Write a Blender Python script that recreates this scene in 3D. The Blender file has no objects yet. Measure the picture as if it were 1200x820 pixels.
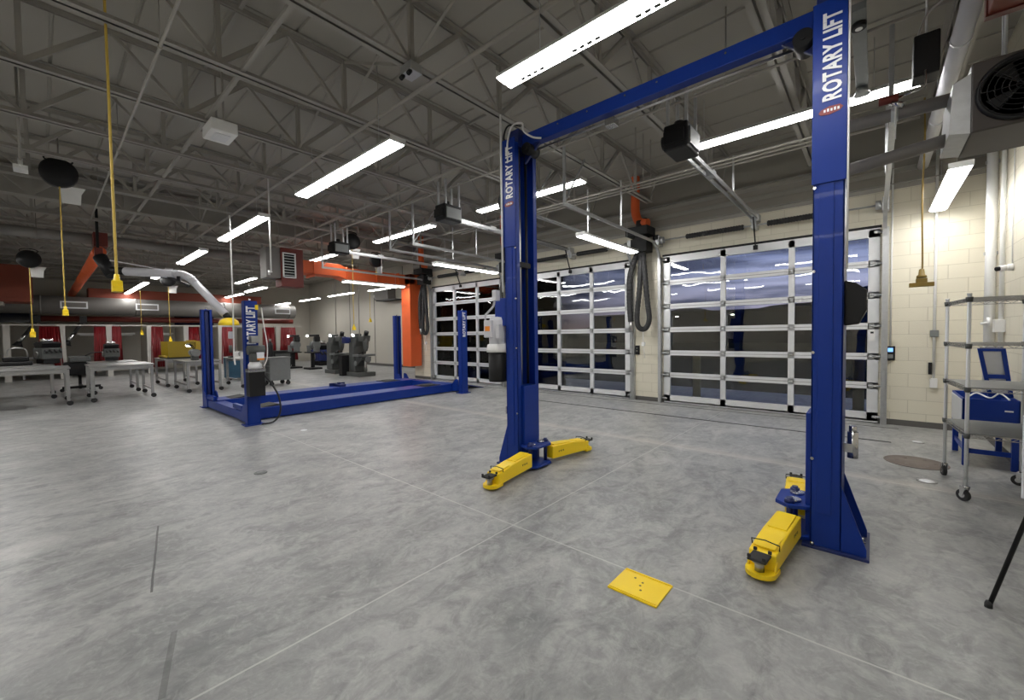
import bpy, math, random
from math import pi, sin, cos, radians
from mathutils import Vector, Matrix
random.seed(7)
C = bpy.context.scene.collection
sc = bpy.context.scene

# ---------------------------------------------------------------- camera, world, exposure
def make_camera():
    yaw, pitch, roll, F = radians(41.2617), radians(-1.8203), radians(-0.7874), 483.2
    cy, sy, cp, sp = cos(yaw), sin(yaw), cos(pitch), sin(pitch)
    f = Vector((-sy*cp, cy*cp, sp)); r = Vector((cy, sy, 0)); u = r.cross(f)
    r2 = cos(roll)*r + sin(roll)*u; u2 = -sin(roll)*r + cos(roll)*u
    cam = bpy.data.cameras.new('camera'); o = bpy.data.objects.new('camera', cam); C.objects.link(o)
    m = Matrix((r2, u2, -f)).transposed().to_4x4(); m.translation = Vector((0, 0, 1.5))
    o.matrix_world = m
    cam.sensor_width = 36; cam.lens = F*36/1200; cam.shift_y = -2.6/1200
    cam.clip_start = .05; cam.clip_end = 900
    sc.camera = o
make_camera()

sc.view_settings.view_transform = 'Standard'
sc.view_settings.look = 'None'
sc.view_settings.gamma = 1
sc.view_settings.use_curve_mapping = False
sc.view_settings.exposure = 1.0
sc.cycles.use_denoising = True
sc.cycles.max_bounces = 8
sc.cycles.sample_clamp_indirect = 6
LAMP = 15.0         # radiance of the fluorescent diffusers

w = bpy.data.worlds.new('dusk_sky'); sc.world = w; w.use_nodes = True
nt = w.node_tree; nd = nt.nodes; nd.clear(); lk = nt.links.new
tc = nd.new('ShaderNodeTexCoord'); sp_ = nd.new('ShaderNodeSeparateXYZ'); lk(tc.outputs['Generated'], sp_.inputs[0])
rmp = nd.new('ShaderNodeValToRGB'); el = rmp.color_ramp.elements
el[0].position = 0.0; el[0].color = (.34, .20, .17, 1)
el[1].position = .6; el[1].color = (.02, .04, .11, 1)
e = el.new(.05); e.color = (.34, .31, .42, 1)
e = el.new(.11); e.color = (.30, .32, .48, 1)
e = el.new(.20); e.color = (.11, .15, .32, 1)
lk(sp_.outputs[2], rmp.inputs[0])
mp = nd.new('ShaderNodeMapping'); mp.inputs['Scale'].default_value = (2.2, 2.2, 22); lk(tc.outputs['Generated'], mp.inputs[0])
nz = nd.new('ShaderNodeTexNoise'); nz.inputs['Scale'].default_value = 1.6; nz.inputs['Detail'].default_value = 5; lk(mp.outputs[0], nz.inputs['Vector'])
cr = nd.new('ShaderNodeValToRGB'); cr.color_ramp.elements[0].position = .45; cr.color_ramp.elements[1].position = .62
lk(nz.outputs[0], cr.inputs[0])
mx = nd.new('ShaderNodeMix'); mx.data_type = 'RGBA'; lk(cr.outputs[0], mx.inputs[0]); lk(rmp.outputs[0], mx.inputs[6]); mx.inputs[7].default_value = (.07, .08, .14, 1)
# the dusk is darker away from the set sun (to the -x side)
ma = nd.new('ShaderNodeMapRange'); ma.inputs[1].default_value = -.62; ma.inputs[2].default_value = -.18; ma.inputs[3].default_value = .10; ma.inputs[4].default_value = 1
lk(sp_.outputs[0], ma.inputs[0])
bg = nd.new('ShaderNodeBackground'); lk(mx.outputs[2], bg.inputs[0])
ml = nd.new('ShaderNodeMath'); ml.operation = 'MULTIPLY'; ml.inputs[1].default_value = .85; lk(ma.outputs[0], ml.inputs[0]); lk(ml.outputs[0], bg.inputs[1])
wo = nd.new('ShaderNodeOutputWorld'); lk(bg.outputs[0], wo.inputs[0])

# ---------------------------------------------------------------- materials
def mat(name, col, rough=.5, metal=0, noise=0, nscale=8, bump=0, spec=.5, emit=None, estr=0, coat=0):
    m = bpy.data.materials.new(name); m.use_nodes = True; n = m.node_tree.nodes; l = m.node_tree.links.new
    b = n['Principled BSDF']; b.inputs['Base Color'].default_value = (*col, 1); b.inputs['Roughness'].default_value = rough
    b.inputs['Metallic'].default_value = metal; b.inputs['Specular IOR Level'].default_value = spec; b.inputs['Coat Weight'].default_value = coat
    t = n.new('ShaderNodeTexCoord'); z = n.new('ShaderNodeTexNoise'); z.inputs['Scale'].default_value = nscale; z.inputs['Detail'].default_value = 4
    l(t.outputs['Object'], z.inputs['Vector'])
    if noise or not emit:
        k = noise or .06
        x = n.new('ShaderNodeMix'); x.data_type = 'RGBA'; l(z.outputs[0], x.inputs[0])
        x.inputs[6].default_value = (*[c*(1-k) for c in col], 1); x.inputs[7].default_value = (*[min(1, c*(1+k)) for c in col], 1)
        l(x.outputs[2], b.inputs['Base Color'])
    if bump:
        bp = n.new('ShaderNodeBump'); bp.inputs['Strength'].default_value = bump; bp.inputs['Distance'].default_value = .01
        l(z.outputs[0], bp.inputs['Height']); l(bp.outputs[0], b.inputs['Normal'])
    if emit:
        b.inputs['Emission Color'].default_value = (*emit, 1); b.inputs['Emission Strength'].default_value = estr
    return m
M = {
 'blue': mat('blue_enamel', (.004, .030, .24), .40, 0, .1, 5, spec=.3, coat=.05),
 'bluedark': mat('dark_blue_paint', (.008, .018, .11), .4, 0, .12, 5),
 'yellow': mat('yellow_enamel', (.98, .68, .010), .4, 0, .05, 6),
 'yellowdull': mat('dull_yellow_plastic', (.62, .42, .04), .5, 0, .1, 6),
 'brownyel': mat('brown_yellow_rubber', (.20, .13, .02), .5),
 'cord': mat('yellow_cord_jacket', (.60, .42, .07), .55),
 'black': mat('black_plastic', (.010, .010, .011), .5, spec=.3),
 'rubber': mat('black_rubber', (.02, .02, .021), .7, 0, .2, 12, .2),
 'chrome': mat('zinc_plated_steel', (.62, .62, .63), .22, 1),
 'galv': mat('galvanised_steel', (.50, .51, .52), .42, .8, .15, 20),
 'alu': mat('clear_anodised_aluminium', (.72, .73, .75), .4, .3, .05, 10),
 'steel': mat('brushed_steel', (.42, .42, .42), .35, 1, .1, 15),
 'joist': mat('grey_primed_steel', (.33, .315, .285), .55, 0, .12, 3),
 'deck': None,
 'white': mat('white_enamel', (.78, .78, .77), .4),
 'whiteb': mat('white_metal_post', (.50, .485, .45), .5, 0, .08, 4),
 'decal': mat('white_vinyl_decal', (.80, .81, .84), .45),
 'reddecal': mat('red_vinyl_decal', (.22, .02, .02), .45),
 'orange': mat('orange_painted_duct', (.70, .115, .025), .5, 0, .1, 3),
 'darkred': mat('dark_red_enamel', (.13, .016, .010), .5, 0, .12, 4),
 'redduct': mat('red_oxide_painted_duct', (.20, .035, .014), .6, 0, .15, 2),
 'redpipe': mat('red_sprinkler_pipe', (.15, .022, .015), .5),
 'curtain': mat('red_welding_curtain', (.17, .007, .010), .35, 0, .2, 6, .2),
 'castiron': mat('grey_machine_casting', (.075, .08, .078), .5, 0, .25, 9, .15),
 'greyplate': mat('grey_hammered_steel', (.16, .17, .17), .45, 0, .15, 10),
 'greyduct': mat('matt_grey_duct', (.17, .16, .15), .55, .1, .12, 2),
 'cabblue': mat('teal_blue_cabinet_paint', (.03, .10, .17), .45),
 'bench': mat('worn_bench_steel', (.36, .36, .36), .32, .7, .12, 6),
 'woodpile': mat('tan_offcuts', (.35, .22, .10), .7, 0, .4, 20),
 'smoked': mat('amber_safety_screen', (.30, .21, .012), .3),
 'armwhite': mat('pale_grey_arm_tube', (.60, .60, .64), .4, 0, .05, 5),
 'asphalt': mat('asphalt', (.020, .024, .020), .95, 0, .3, 3, spec=0),
 'hill': mat('dark_hillside', (.010, .014, .020), .95, 0, .4, .05, spec=.0),
 'beige': mat('beige_partition_paint', (.46, .435, .38), .6, 0, .06, 1),
 'navy': mat('navy_glazed_band', (.015, .02, .05), .15),
 'screen': mat('lit_blue_display', (.02, .03, .05), .3, emit=(.2, .45, 1), estr=.9),
 'lampout': mat('outdoor_lamp_lens', (.9, .9, .8), .3, emit=(1, .95, .85), estr=14),
 'diffuser': mat('lit_fluorescent_diffuser', (.9, .9, .9), .4, emit=(1.0, .985, .96), estr=LAMP),
 'spot': mat('lit_task_lamp', (.9, .9, .9), .4, emit=(1.0, .98, .94), estr=9),
 'heatbrown': mat('shade_darkened_heater_brown', (.042, .034, .029), .5, 0, .15, 4),  # shade of the backlit heater front is put into this dark brown
 'bollard': mat('dimmed_yellow_bollard_paint', (.11, .085, .015), .6),  # yellow darkened in the colour itself, standing in for dim outdoor light
 'upper': mat('grey_painted_upper_wall', (.25, .235, .205), .7, 0, .06, 1),
 'brownmat': mat('brown_cast_cover', (.16, .13, .11), .6, 0, .2, 8),
 'orangelab': mat('orange_warning_label', (.8, .25, .02), .5),
 'paper': mat('white_board_face', (.72, .74, .80), .5),
 'baseb': mat('dark_rubber_base', (.10, .095, .09), .6),
}
# painted metal roof deck with shallow ribs
def deck_mat():
    m = bpy.data.materials.new('painted_roof_deck'); m.use_nodes = True; n = m.node_tree.nodes; l = m.node_tree.links.new
    b = n['Principled BSDF']; b.inputs['Roughness'].default_value = .7
    t = n.new('ShaderNodeTexCoord'); z = n.new('ShaderNodeTexNoise'); z.inputs['Scale'].default_value = .5; l(t.outputs['Object'], z.inputs['Vector'])
    x = n.new('ShaderNodeMix'); x.data_type = 'RGBA'; l(z.outputs[0], x.inputs[0]); x.inputs[6].default_value = (.30, .285, .25, 1); x.inputs[7].default_value = (.38, .36, .32, 1)
    l(x.outputs[2], b.inputs['Base Color'])
    return m
M['deck'] = deck_mat()

def block_mat(name, axis):
    """cream painted concrete block; axis = the wall's horizontal world axis"""
    m = bpy.data.materials.new(name); m.use_nodes = True; n = m.node_tree.nodes; l = m.node_tree.links.new
    b = n['Principled BSDF']; b.inputs['Roughness'].default_value = .55
    t = n.new('ShaderNodeTexCoord'); s = n.new('ShaderNodeSeparateXYZ'); c = n.new('ShaderNodeCombineXYZ'); l(t.outputs['Object'], s.inputs[0])
    l(s.outputs['X' if axis == 'x' else 'Y'], c.inputs[0]); l(s.outputs['Z'], c.inputs[1])
    br = n.new('ShaderNodeTexBrick'); br.inputs['Scale'].default_value = 1; br.inputs['Brick Width'].default_value = .406; br.inputs['Row Height'].default_value = .203
    br.inputs['Mortar Size'].default_value = .005; br.inputs['Mortar Smooth'].default_value = .6; l(c.outputs[0], br.inputs['Vector'])
    br.inputs['Color1'].default_value = (.70, .66, .54, 1); br.inputs['Color2'].default_value = (.67, .63, .52, 1); br.inputs['Mortar'].default_value = (.52, .48, .38, 1)
    l(br.outputs[0], b.inputs['Base Color'])
    z = n.new('ShaderNodeTexNoise'); z.inputs['Scale'].default_value = 60; l(t.outputs['Object'], z.inputs['Vector'])
    a = n.new('ShaderNodeMath'); a.operation = 'MULTIPLY_ADD'; l(br.outputs['Fac'], a.inputs[0]); a.inputs[1].default_value = -1; l(z.outputs[0], a.inputs[2])
    bp = n.new('ShaderNodeBump'); bp.inputs['Strength'].default_value = .35; bp.inputs['Distance'].default_value = .006; l(a.outputs[0], bp.inputs['Height']); l(bp.outputs[0], b.inputs['Normal'])
    return m
M['block_x'] = block_mat('cream_block_facing_in', 'x'); M['block_y'] = block_mat('cream_block_side', 'y')

def floor_mat():
    m = bpy.data.materials.new('sealed_grey_concrete'); m.use_nodes = True; n = m.node_tree.nodes; l = m.node_tree.links.new
    b = n['Principled BSDF']; t = n.new('ShaderNodeTexCoord'); P = t.outputs['Object']
    def noise(scale, detail=6, dist=0, stretch=None, rough=.55):
        z = n.new('ShaderNodeTexNoise'); z.inputs['Scale'].default_value = scale; z.inputs['Detail'].default_value = detail; z.inputs['Distortion'].default_value = dist; z.inputs['Roughness'].default_value = rough
        src = P
        if stretch:
            mp = n.new('ShaderNodeMapping'); mp.inputs['Rotation'].default_value = (0, 0, stretch[1]); mp.inputs['Scale'].default_value = (stretch[0], 1, 1); l(P, mp.inputs[0]); src = mp.outputs[0]
        l(src, z.inputs['Vector']); return z.outputs[0]
    def rng(v, a, b_, c=0, d=1):
        r = n.new('ShaderNodeMapRange'); r.inputs[1].default_value = a; r.inputs[2].default_value = b_; r.inputs[3].default_value = c; r.inputs[4].default_value = d; l(v, r.inputs[0]); return r.outputs[0]
    def mix(f, a, c2, blend='MIX'):
        x = n.new('ShaderNodeMix'); x.data_type = 'RGBA'; x.blend_type = blend
        if isinstance(f, float): x.inputs[0].default_value = f
        else: l(f, x.inputs[0])
        for i, c in ((6, a), (7, c2)):
            if isinstance(c, tuple): x.inputs[i].default_value = (*c, 1)
            else: l(c, x.inputs[i])
        return x.outputs[2]
    def math_(op, a, c2=None, c3=None):
        x = n.new('ShaderNodeMath'); x.operation = op
        for i, v in enumerate((a, c2, c3)):
            if v is None: continue
            if isinstance(v, (int, float)): x.inputs[i].default_value = v
            else: l(v, x.inputs[i])
        return x.outputs[0]
    base = mix(rng(noise(.55, 6, 1.2), .35, .68), (.235, .24, .24), (.37, .372, .362))
    base = mix(rng(noise(1.6, 10, 1.2, (1.6, .9), .68), .44, .68, 0, .72), base, (.49, .488, .47))
    base = mix(rng(noise(2.6, 10, 1.4, (1.7, -.4), .68), .45, .72, 0, .85), base, (.12, .123, .125))
    base = mix(rng(noise(.33, 3, .6), .45, .7, 0, .38), base, (.16, .165, .17))
    base = mix(rng(noise(9, 8, 1.5, None, .7), .48, .78, 0, .6), base, (.50, .50, .485))
    base = mix(rng(noise(40, 4), .35, .7, 0, .16), base, (.12, .12, .12))
    s = n.new('ShaderNodeSeparateXYZ'); l(P, s.inputs[0]); X, Y = s.outputs[0], s.outputs[1]
    wob = math_('MULTIPLY', math_('SUBTRACT', noise(3, 2), .5), .012)
    def line(v, at, half):
        return math_('LESS_THAN', math_('ABSOLUTE', math_('SUBTRACT', math_('ADD', v, wob), at)), half)
    def band(v, a, c2): return math_('MULTIPLY', math_('GREATER_THAN', v, a), math_('LESS_THAN', v, c2))
    grout = (.50, .50, .48)
    for v, at, half in ((Y, 2.405, .006), (Y, -3.7, .006), (X, -2.12, .006), (X, -8.6, .006), (X, -15, .006), (Y, 5.45, .010)):
        base = mix(math_('MULTIPLY', line(v, at, half), .75), base, grout)
    # pale worn band along the joint that runs in front of the doors
    base = mix(math_('MULTIPLY', rng(math_('ABSOLUTE', math_('SUBTRACT', Y, 5.5)), 0, .16, .5, 0), 1.0), base, (.50, .47, .42))
    # short saw cuts left in the slab
    def seg(x0, y0, x1, y1, half, k):
        L = math.hypot(x1-x0, y1-y0); dx, dy = (x1-x0)/L, (y1-y0)/L
        a = math_('ADD', math_('MULTIPLY', math_('SUBTRACT', X, x0), dx), math_('MULTIPLY', math_('SUBTRACT', Y, y0), dy))
        c = math_('ADD', math_('MULTIPLY', math_('SUBTRACT', X, x0), -dy), math_('MULTIPLY', math_('SUBTRACT', Y, y0), dx))
        return math_('MULTIPLY', math_('MULTIPLY', band(a, 0, L), math_('LESS_THAN', math_('ABSOLUTE', math_('ADD', c, wob)), half)), k)
    base = mix(seg(-4.32, 0.57, -3.21, 0.38, 0.006, 0.9), base, (.07, .07, .07))
    base = mix(seg(-2.69, 0.4, -2.22, 0.28, 0.013, 0.45), base, (.07, .07, .07))
    l(base, b.inputs['Base Color'])
    r = rng(noise(1.7, 6, 1), .25, .75, .33, .46); l(r, b.inputs['Roughness']); b.inputs['Specular IOR Level'].default_value = .45
    bp = n.new('ShaderNodeBump'); bp.inputs['Strength'].default_value = .22; bp.inputs['Distance'].default_value = .01; l(noise(14, 6, 1), bp.inputs['Height']); l(bp.outputs[0], b.inputs['Normal'])
    return m

def glass_mat():
    m = bpy.data.materials.new('clear_door_glass'); m.use_nodes = True; n = m.node_tree.nodes; l = m.node_tree.links.new
    n.clear(); o = n.new('ShaderNodeOutputMaterial'); mx = n.new('ShaderNodeMixShader'); tr = n.new('ShaderNodeBsdfTransparent'); g = n.new('ShaderNodeBsdfGlossy'); f = n.new('ShaderNodeFresnel')
    f.inputs[0].default_value = 1.75; tr.inputs[0].default_value = (.90, .92, .92, 1); g.inputs['Roughness'].default_value = .012
    tx = n.new('ShaderNodeTexCoord'); z = n.new('ShaderNodeTexNoise'); z.inputs['Scale'].default_value = 1.3; l(tx.outputs['Object'], z.inputs['Vector'])
    bp = n.new('ShaderNodeBump'); bp.inputs['Strength'].default_value = .13; bp.inputs['Distance'].default_value = .03; l(z.outputs[0], bp.inputs['Height']); l(bp.outputs[0], g.inputs['Normal'])
    l(f.outputs[0], mx.inputs[0]); l(tr.outputs[0], mx.inputs[1]); l(g.outputs[0], mx.inputs[2]); l(mx.outputs[0], o.inputs[0])
    return m
M['glass'] = glass_mat()

# ---------------------------------------------------------------- mesh helpers
class MB:
    def __init__(s): s.v = []; s.f = []; s.sm = []
    def add(s, vs, fs, smooth=False):
        k = len(s.v); s.v += [tuple(v) for v in vs]; s.f += [tuple(i+k for i in f) for f in fs]; s.sm += [smooth]*len(fs); return s
    def box(s, x0, x1, y0, y1, z0, z1):
        x0, x1 = sorted((x0, x1)); y0, y1 = sorted((y0, y1)); z0, z1 = sorted((z0, z1))
        return s.add([(x0,y0,z0),(x1,y0,z0),(x1,y1,z0),(x0,y1,z0),(x0,y0,z1),(x1,y0,z1),(x1,y1,z1),(x0,y1,z1)],
                     [(0,3,2,1),(4,5,6,7),(0,1,5,4),(1,2,6,5),(2,3,7,6),(3,0,4,7)])
    def bar(s, p, q, w, h=None, up=(0,0,1)):
        h = h or w; p = Vector(p); q = Vector(q); d = (q-p).normalized(); up = Vector(up)
        if abs(d.dot(up)) > .99: up = Vector((0,1,0))
        a = d.cross(up).normalized()*w/2; b = a.cross(d).normalized()*h/2
        vs = [p-a-b, p+a-b, p+a+b, p-a+b, q-a-b, q+a-b, q+a+b, q-a+b]
        return s.add(vs, [(0,1,2,3),(4,7,6,5),(0,4,5,1),(1,5,6,2),(2,6,7,3),(3,7,4,0)])
    def cyl(s, p, q, r, n=16, r2=None):
        p = Vector(p); q = Vector(q); r2 = r if r2 is None else r2; d = (q-p).normalized()
        up = Vector((0,0,1)) if abs(d.z) < .9 else Vector((1,0,0)); a = d.cross(up).normalized(); b = d.cross(a)
        vs = [p+r*(cos(2*pi*i/n)*a+sin(2*pi*i/n)*b) for i in range(n)]+[q+r2*(cos(2*pi*i/n)*a+sin(2*pi*i/n)*b) for i in range(n)]
        s.add(vs, [(i, (i+1)%n, n+(i+1)%n, n+i) for i in range(n)], True)
        k = len(s.v)-2*n; s.f += [tuple(k+i for i in reversed(range(n))), tuple(k+n+i for i in range(n))]; s.sm += [False]*2
        return s
    def tube(s, pts, r, n=10, corr=0):
        pts = [Vector(p) for p in pts]; N = len(pts); a = None; base = len(s.v)
        for i, p in enumerate(pts):
            d = (pts[min(i+1, N-1)]-pts[max(i-1, 0)]).normalized()
            if a is None:
                up = Vector((0,0,1)) if abs(d.z) < .9 else Vector((1,0,0)); a = d.cross(up).normalized()
            else: a = (a-d*a.dot(d)).normalized()
            b = d.cross(a); rr = r*(1+(corr if i % 2 else -corr))
            s.v += [tuple(p+rr*(cos(2*pi*j/n)*a+sin(2*pi*j/n)*b)) for j in range(n)]
        for i in range(N-1):
            for j in range(n):
                s.f.append((base+i*n+j, base+i*n+(j+1)%n, base+(i+1)*n+(j+1)%n, base+(i+1)*n+j)); s.sm.append(not corr)
        s.f += [tuple(base+j for j in reversed(range(n))), tuple(base+(N-1)*n+j for j in range(n))]; s.sm += [False]*2
        return s
    def lathe(s, prof, n=24, o=(0,0,0), axis='z'):
        vs = []
        for r, h in prof:
            for j in range(n):
                c, d = r*cos(2*pi*j/n), r*sin(2*pi*j/n)
                vs.append({'z': (o[0]+c, o[1]+d, o[2]+h), 'y': (o[0]+c, o[1]+h, o[2]+d), 'x': (o[0]+h, o[1]+c, o[2]+d)}[axis])
        fs = [(i*n+j, i*n+(j+1)%n, (i+1)*n+(j+1)%n, (i+1)*n+j) for i in range(len(prof)-1) for j in range(n)]
        s.add(vs, fs, True); k = len(s.v)-len(vs)
        s.f += [tuple(k+j for j in reversed(range(n))), tuple(k+(len(prof)-1)*n+j for j in range(n))]; s.sm += [False]*2
        return s
    def prism(s, poly, a, b, axis='z'):
        f = {'z': lambda p, t: (p[0], p[1], t), 'y': lambda p, t: (p[0], t, p[1]), 'x': lambda p, t: (t, p[0], p[1])}[axis]
        n = len(poly); vs = [f(p, a) for p in poly]+[f(p, b) for p in poly]
        return s.add(vs, [tuple(reversed(range(n))), tuple(range(n, 2*n))]+[(i, (i+1)%n, n+(i+1)%n, n+i) for i in range(n)])
    def build(s, name, m, parent=None, bevel=0, loc=None):
        me = bpy.data.meshes.new(name); me.from_pydata(s.v, [], s.f); me.polygons.foreach_set('use_smooth', s.sm)
        me.materials.append(M[m] if isinstance(m, str) else m); me.validate(); me.update()
        import bmesh
        bm = bmesh.new(); bm.from_mesh(me); bmesh.ops.recalc_face_normals(bm, faces=bm.faces); bm.to_mesh(me); bm.free()
        o = bpy.data.objects.new(name, me); C.objects.link(o)
        if parent: o.parent = parent
        if loc: o.location = loc
        if bevel:
            b = o.modifiers.new('edge', 'BEVEL'); b.width = bevel; b.segments = 2; b.limit_method = 'ANGLE'; b.angle_limit = radians(50)
        return o
def spline(pts, n=8):
    pts = [Vector(p) for p in pts]; out = []
    P = [pts[0]]+pts+[pts[-1]]
    for i in range(1, len(P)-2):
        for k in range(n):
            t = k/n; a, b, c, d = P[i-1:i+3]
            out.append(.5*((2*b)+(c-a)*t+(2*a-5*b+4*c-d)*t*t+(-a+3*b-3*c+d)*t**3))
    out.append(pts[-1]); return out
def tag(o, label, cat, group=None):
    o['label'] = label; o['category'] = cat
    if group: o['group'] = group
    return o
def thing(name, label, cat, loc=(0,0,0), rz=0, group=None):
    o = bpy.data.objects.new(name, None); C.objects.link(o); o.empty_display_size = .1
    o.location = loc; o.rotation_euler = (0, 0, rz); return tag(o, label, cat, group)
def struct(o): o['kind'] = 'structure'; return o
def dup(o, loc=None, rz=None, label=None, parent=None):
    c = o.copy(); C.objects.link(c); c.parent = parent
    for ch in list(o.children): dup(ch, parent=c)
    if loc is not None: c.location = loc
    if rz is not None: c.rotation_euler = (0, 0, rz)
    if label: c['label'] = label
    return c
def lettering(name, text, size, depth, m, parent, mtx, stretch=1.0, offset=.0):
    cu = bpy.data.curves.new('t', 'FONT'); cu.body = text; cu.size = size; cu.extrude = depth; cu.offset = offset; cu.align_x = 'CENTER'; cu.align_y = 'CENTER'
    cu.resolution_u = 3; cu.space_character = 1.09; cu.space_word = .8
    t = bpy.data.objects.new('t', cu); C.objects.link(t); bpy.context.view_layer.update()
    me = bpy.data.meshes.new_from_object(t.evaluated_get(bpy.context.evaluated_depsgraph_get())); bpy.data.objects.remove(t)
    me.transform(mtx @ Matrix.Diagonal((stretch, 1, 1, 1))); me.materials.clear(); me.materials.append(M[m])
    o = bpy.data.objects.new(name, me); C.objects.link(o); o.parent = parent; return o

# ---------------------------------------------------------------- room shell
XR, XL, YF, YA, YB, ZD = 1.17, -27.5, 8.8, 11.5, -7.0, 4.9
XJ = -12.35            # where the door wall steps back
DOORS = [(-11.25, -8.02), (-7.10, -4.13), (-3.38, .06)]
ZH = 3.12
struct(MB().box(XL-.2, XR+.2, YB-.2, YA+.2, -.2, 0).build('floor', floor_mat()))
# corrugated roof deck: flutes run along x
def deck():
    m = MB(); y = YB; n = 0; pts = []
    while y < YA+.1:
        for dy, z in ((0, 0), (.56, 0), (.57, .02), (.59, .02)): pts.append((y+dy, ZD+z))
        y += .60
    pts += [(y, ZD)]; k = len(pts); vs = [(XL, a, b) for a, b in pts]+[(XR, a, b) for a, b in pts]+[(XL, pts[0][0], ZD+.3), (XL, pts[-1][0], ZD+.3), (XR, pts[0][0], ZD+.3), (XR, pts[-1][0], ZD+.3)]
    m.add(vs, [(i, i+1, k+i+1, k+i) for i in range(k-1)]+[(2*k, 2*k+1, 2*k+3, 2*k+2)]); return m
struct(deck().build('ceiling', 'deck'))
struct(MB().box(XR, XR+.2, YB-.2, YF+.3, 0, 5.2).build('wall_right', 'block_y'))
struct(MB().box(XL, XR, YB-.2, YB, 0, 5.2).build('wall_back', 'block_x'))
struct(MB().box(XL-.2, XL, YB-.2, YA+.2, 0, 5.2).build('wall_left', 'beige'))
struct(MB().box(XL, XJ+.2, YA, YA+.2, 0, 5.2).build('wall_alcove', 'beige'))
struct(MB().box(XJ, XJ+.2, YF+.3, YA, 0, 5.2).build('wall_return', 'block_y'))
fw = MB(); xs = [XJ]+[v for d in DOORS for v in d]+[XR]
for i in range(0, len(xs), 2): fw.box(xs[i], xs[i+1], YF, YF+.3, 0, ZH)
fw.box(XJ, XR, YF, YF+.3, ZH, 3.74)
struct(fw.build('wall_front', 'block_x'))
struct(MB().box(XJ, XR, YF, YF+.3, 3.74, 5.2).build('wall_front_upper', 'upper'))
for z, d in ((3.74, .06), (3.98, .03), (4.17, .09)): struct(MB().box(XJ, XR, YF-d, YF, z, z+.012).box(XJ, XR, YF-.01, YF, z-.07, z).build('ledger_beam', 'joist'))
bb = MB()
for i in range(0, len(xs), 2): bb.box(xs[i]+(.0 if i else 0), xs[i+1], YF-.008, YF, 0, .09)
struct(bb.build('baseboard_front', 'baseb'))
struct(MB().box(XR-.008, XR, YB, YF-.01, 0, .09).build('baseboard_right', 'baseb'))
struct(MB().box(XL, XJ, YA-.008, YA, 0, .12).build('baseboard_alcove', 'baseb'))
# white vertical panel joints of the alcove wall
pj = MB()
for x in (-22.2, -19.6, -17.0, -14.4): pj.box(x-.02, x+.02, YA-.012, YA, .12, 4.85)
struct(pj.build('trim_1', 'baseb'))

# floor slots and covers
struct(MB().box(-6.0, .19, 7.38, 7.415, .0, .004).build('trim_2', 'black'))
struct(MB().box(-12, .3, 8.46, 8.475, .0, .004).build('trim_3', 'baseb'))
def cover(x, y, r, m, label, cat='floor cover', ring='steel'):
    t = thing('floor_cover', label, cat, (x, y, 0))
    MB().lathe([(r, 0), (r, .006), (r-.012, .008), (r-.014, .004), (0.001, .004)], 32).build('cover_ring', ring, t)
    d = MB().lathe([(r-.018, .003), (r-.02, .007), (.001, .007)], 32)
    for a in range(6):
        d.cyl((cos(a*pi/3)*r*.6, sin(a*pi/3)*r*.6, .006), (cos(a*pi/3)*r*.6, sin(a*pi/3)*r*.6, .009), r*.07, 8)
    d.build('cover_disc', m, t)
cover(.37, 6.44, .27, 'brownmat', 'large round brown floor cover beside the wire shelving cart', ring='brownmat')
cover(-5.12, 1.56, .065, 'greyplate', 'small dark round floor drain cover on open concrete', ring='greyplate')
cover(-6.92, 2.75, .05, 'alu', 'small bright floor cleanout cover beside the four-post lift', ring='alu')
cover(.45, 7.62, .07, 'alu', 'small bright cleanout cover between the brown cover and garage door')
cover(.41, 5.70, .075, 'alu', 'bright cleanout cover in front of the large brown cover')

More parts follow.
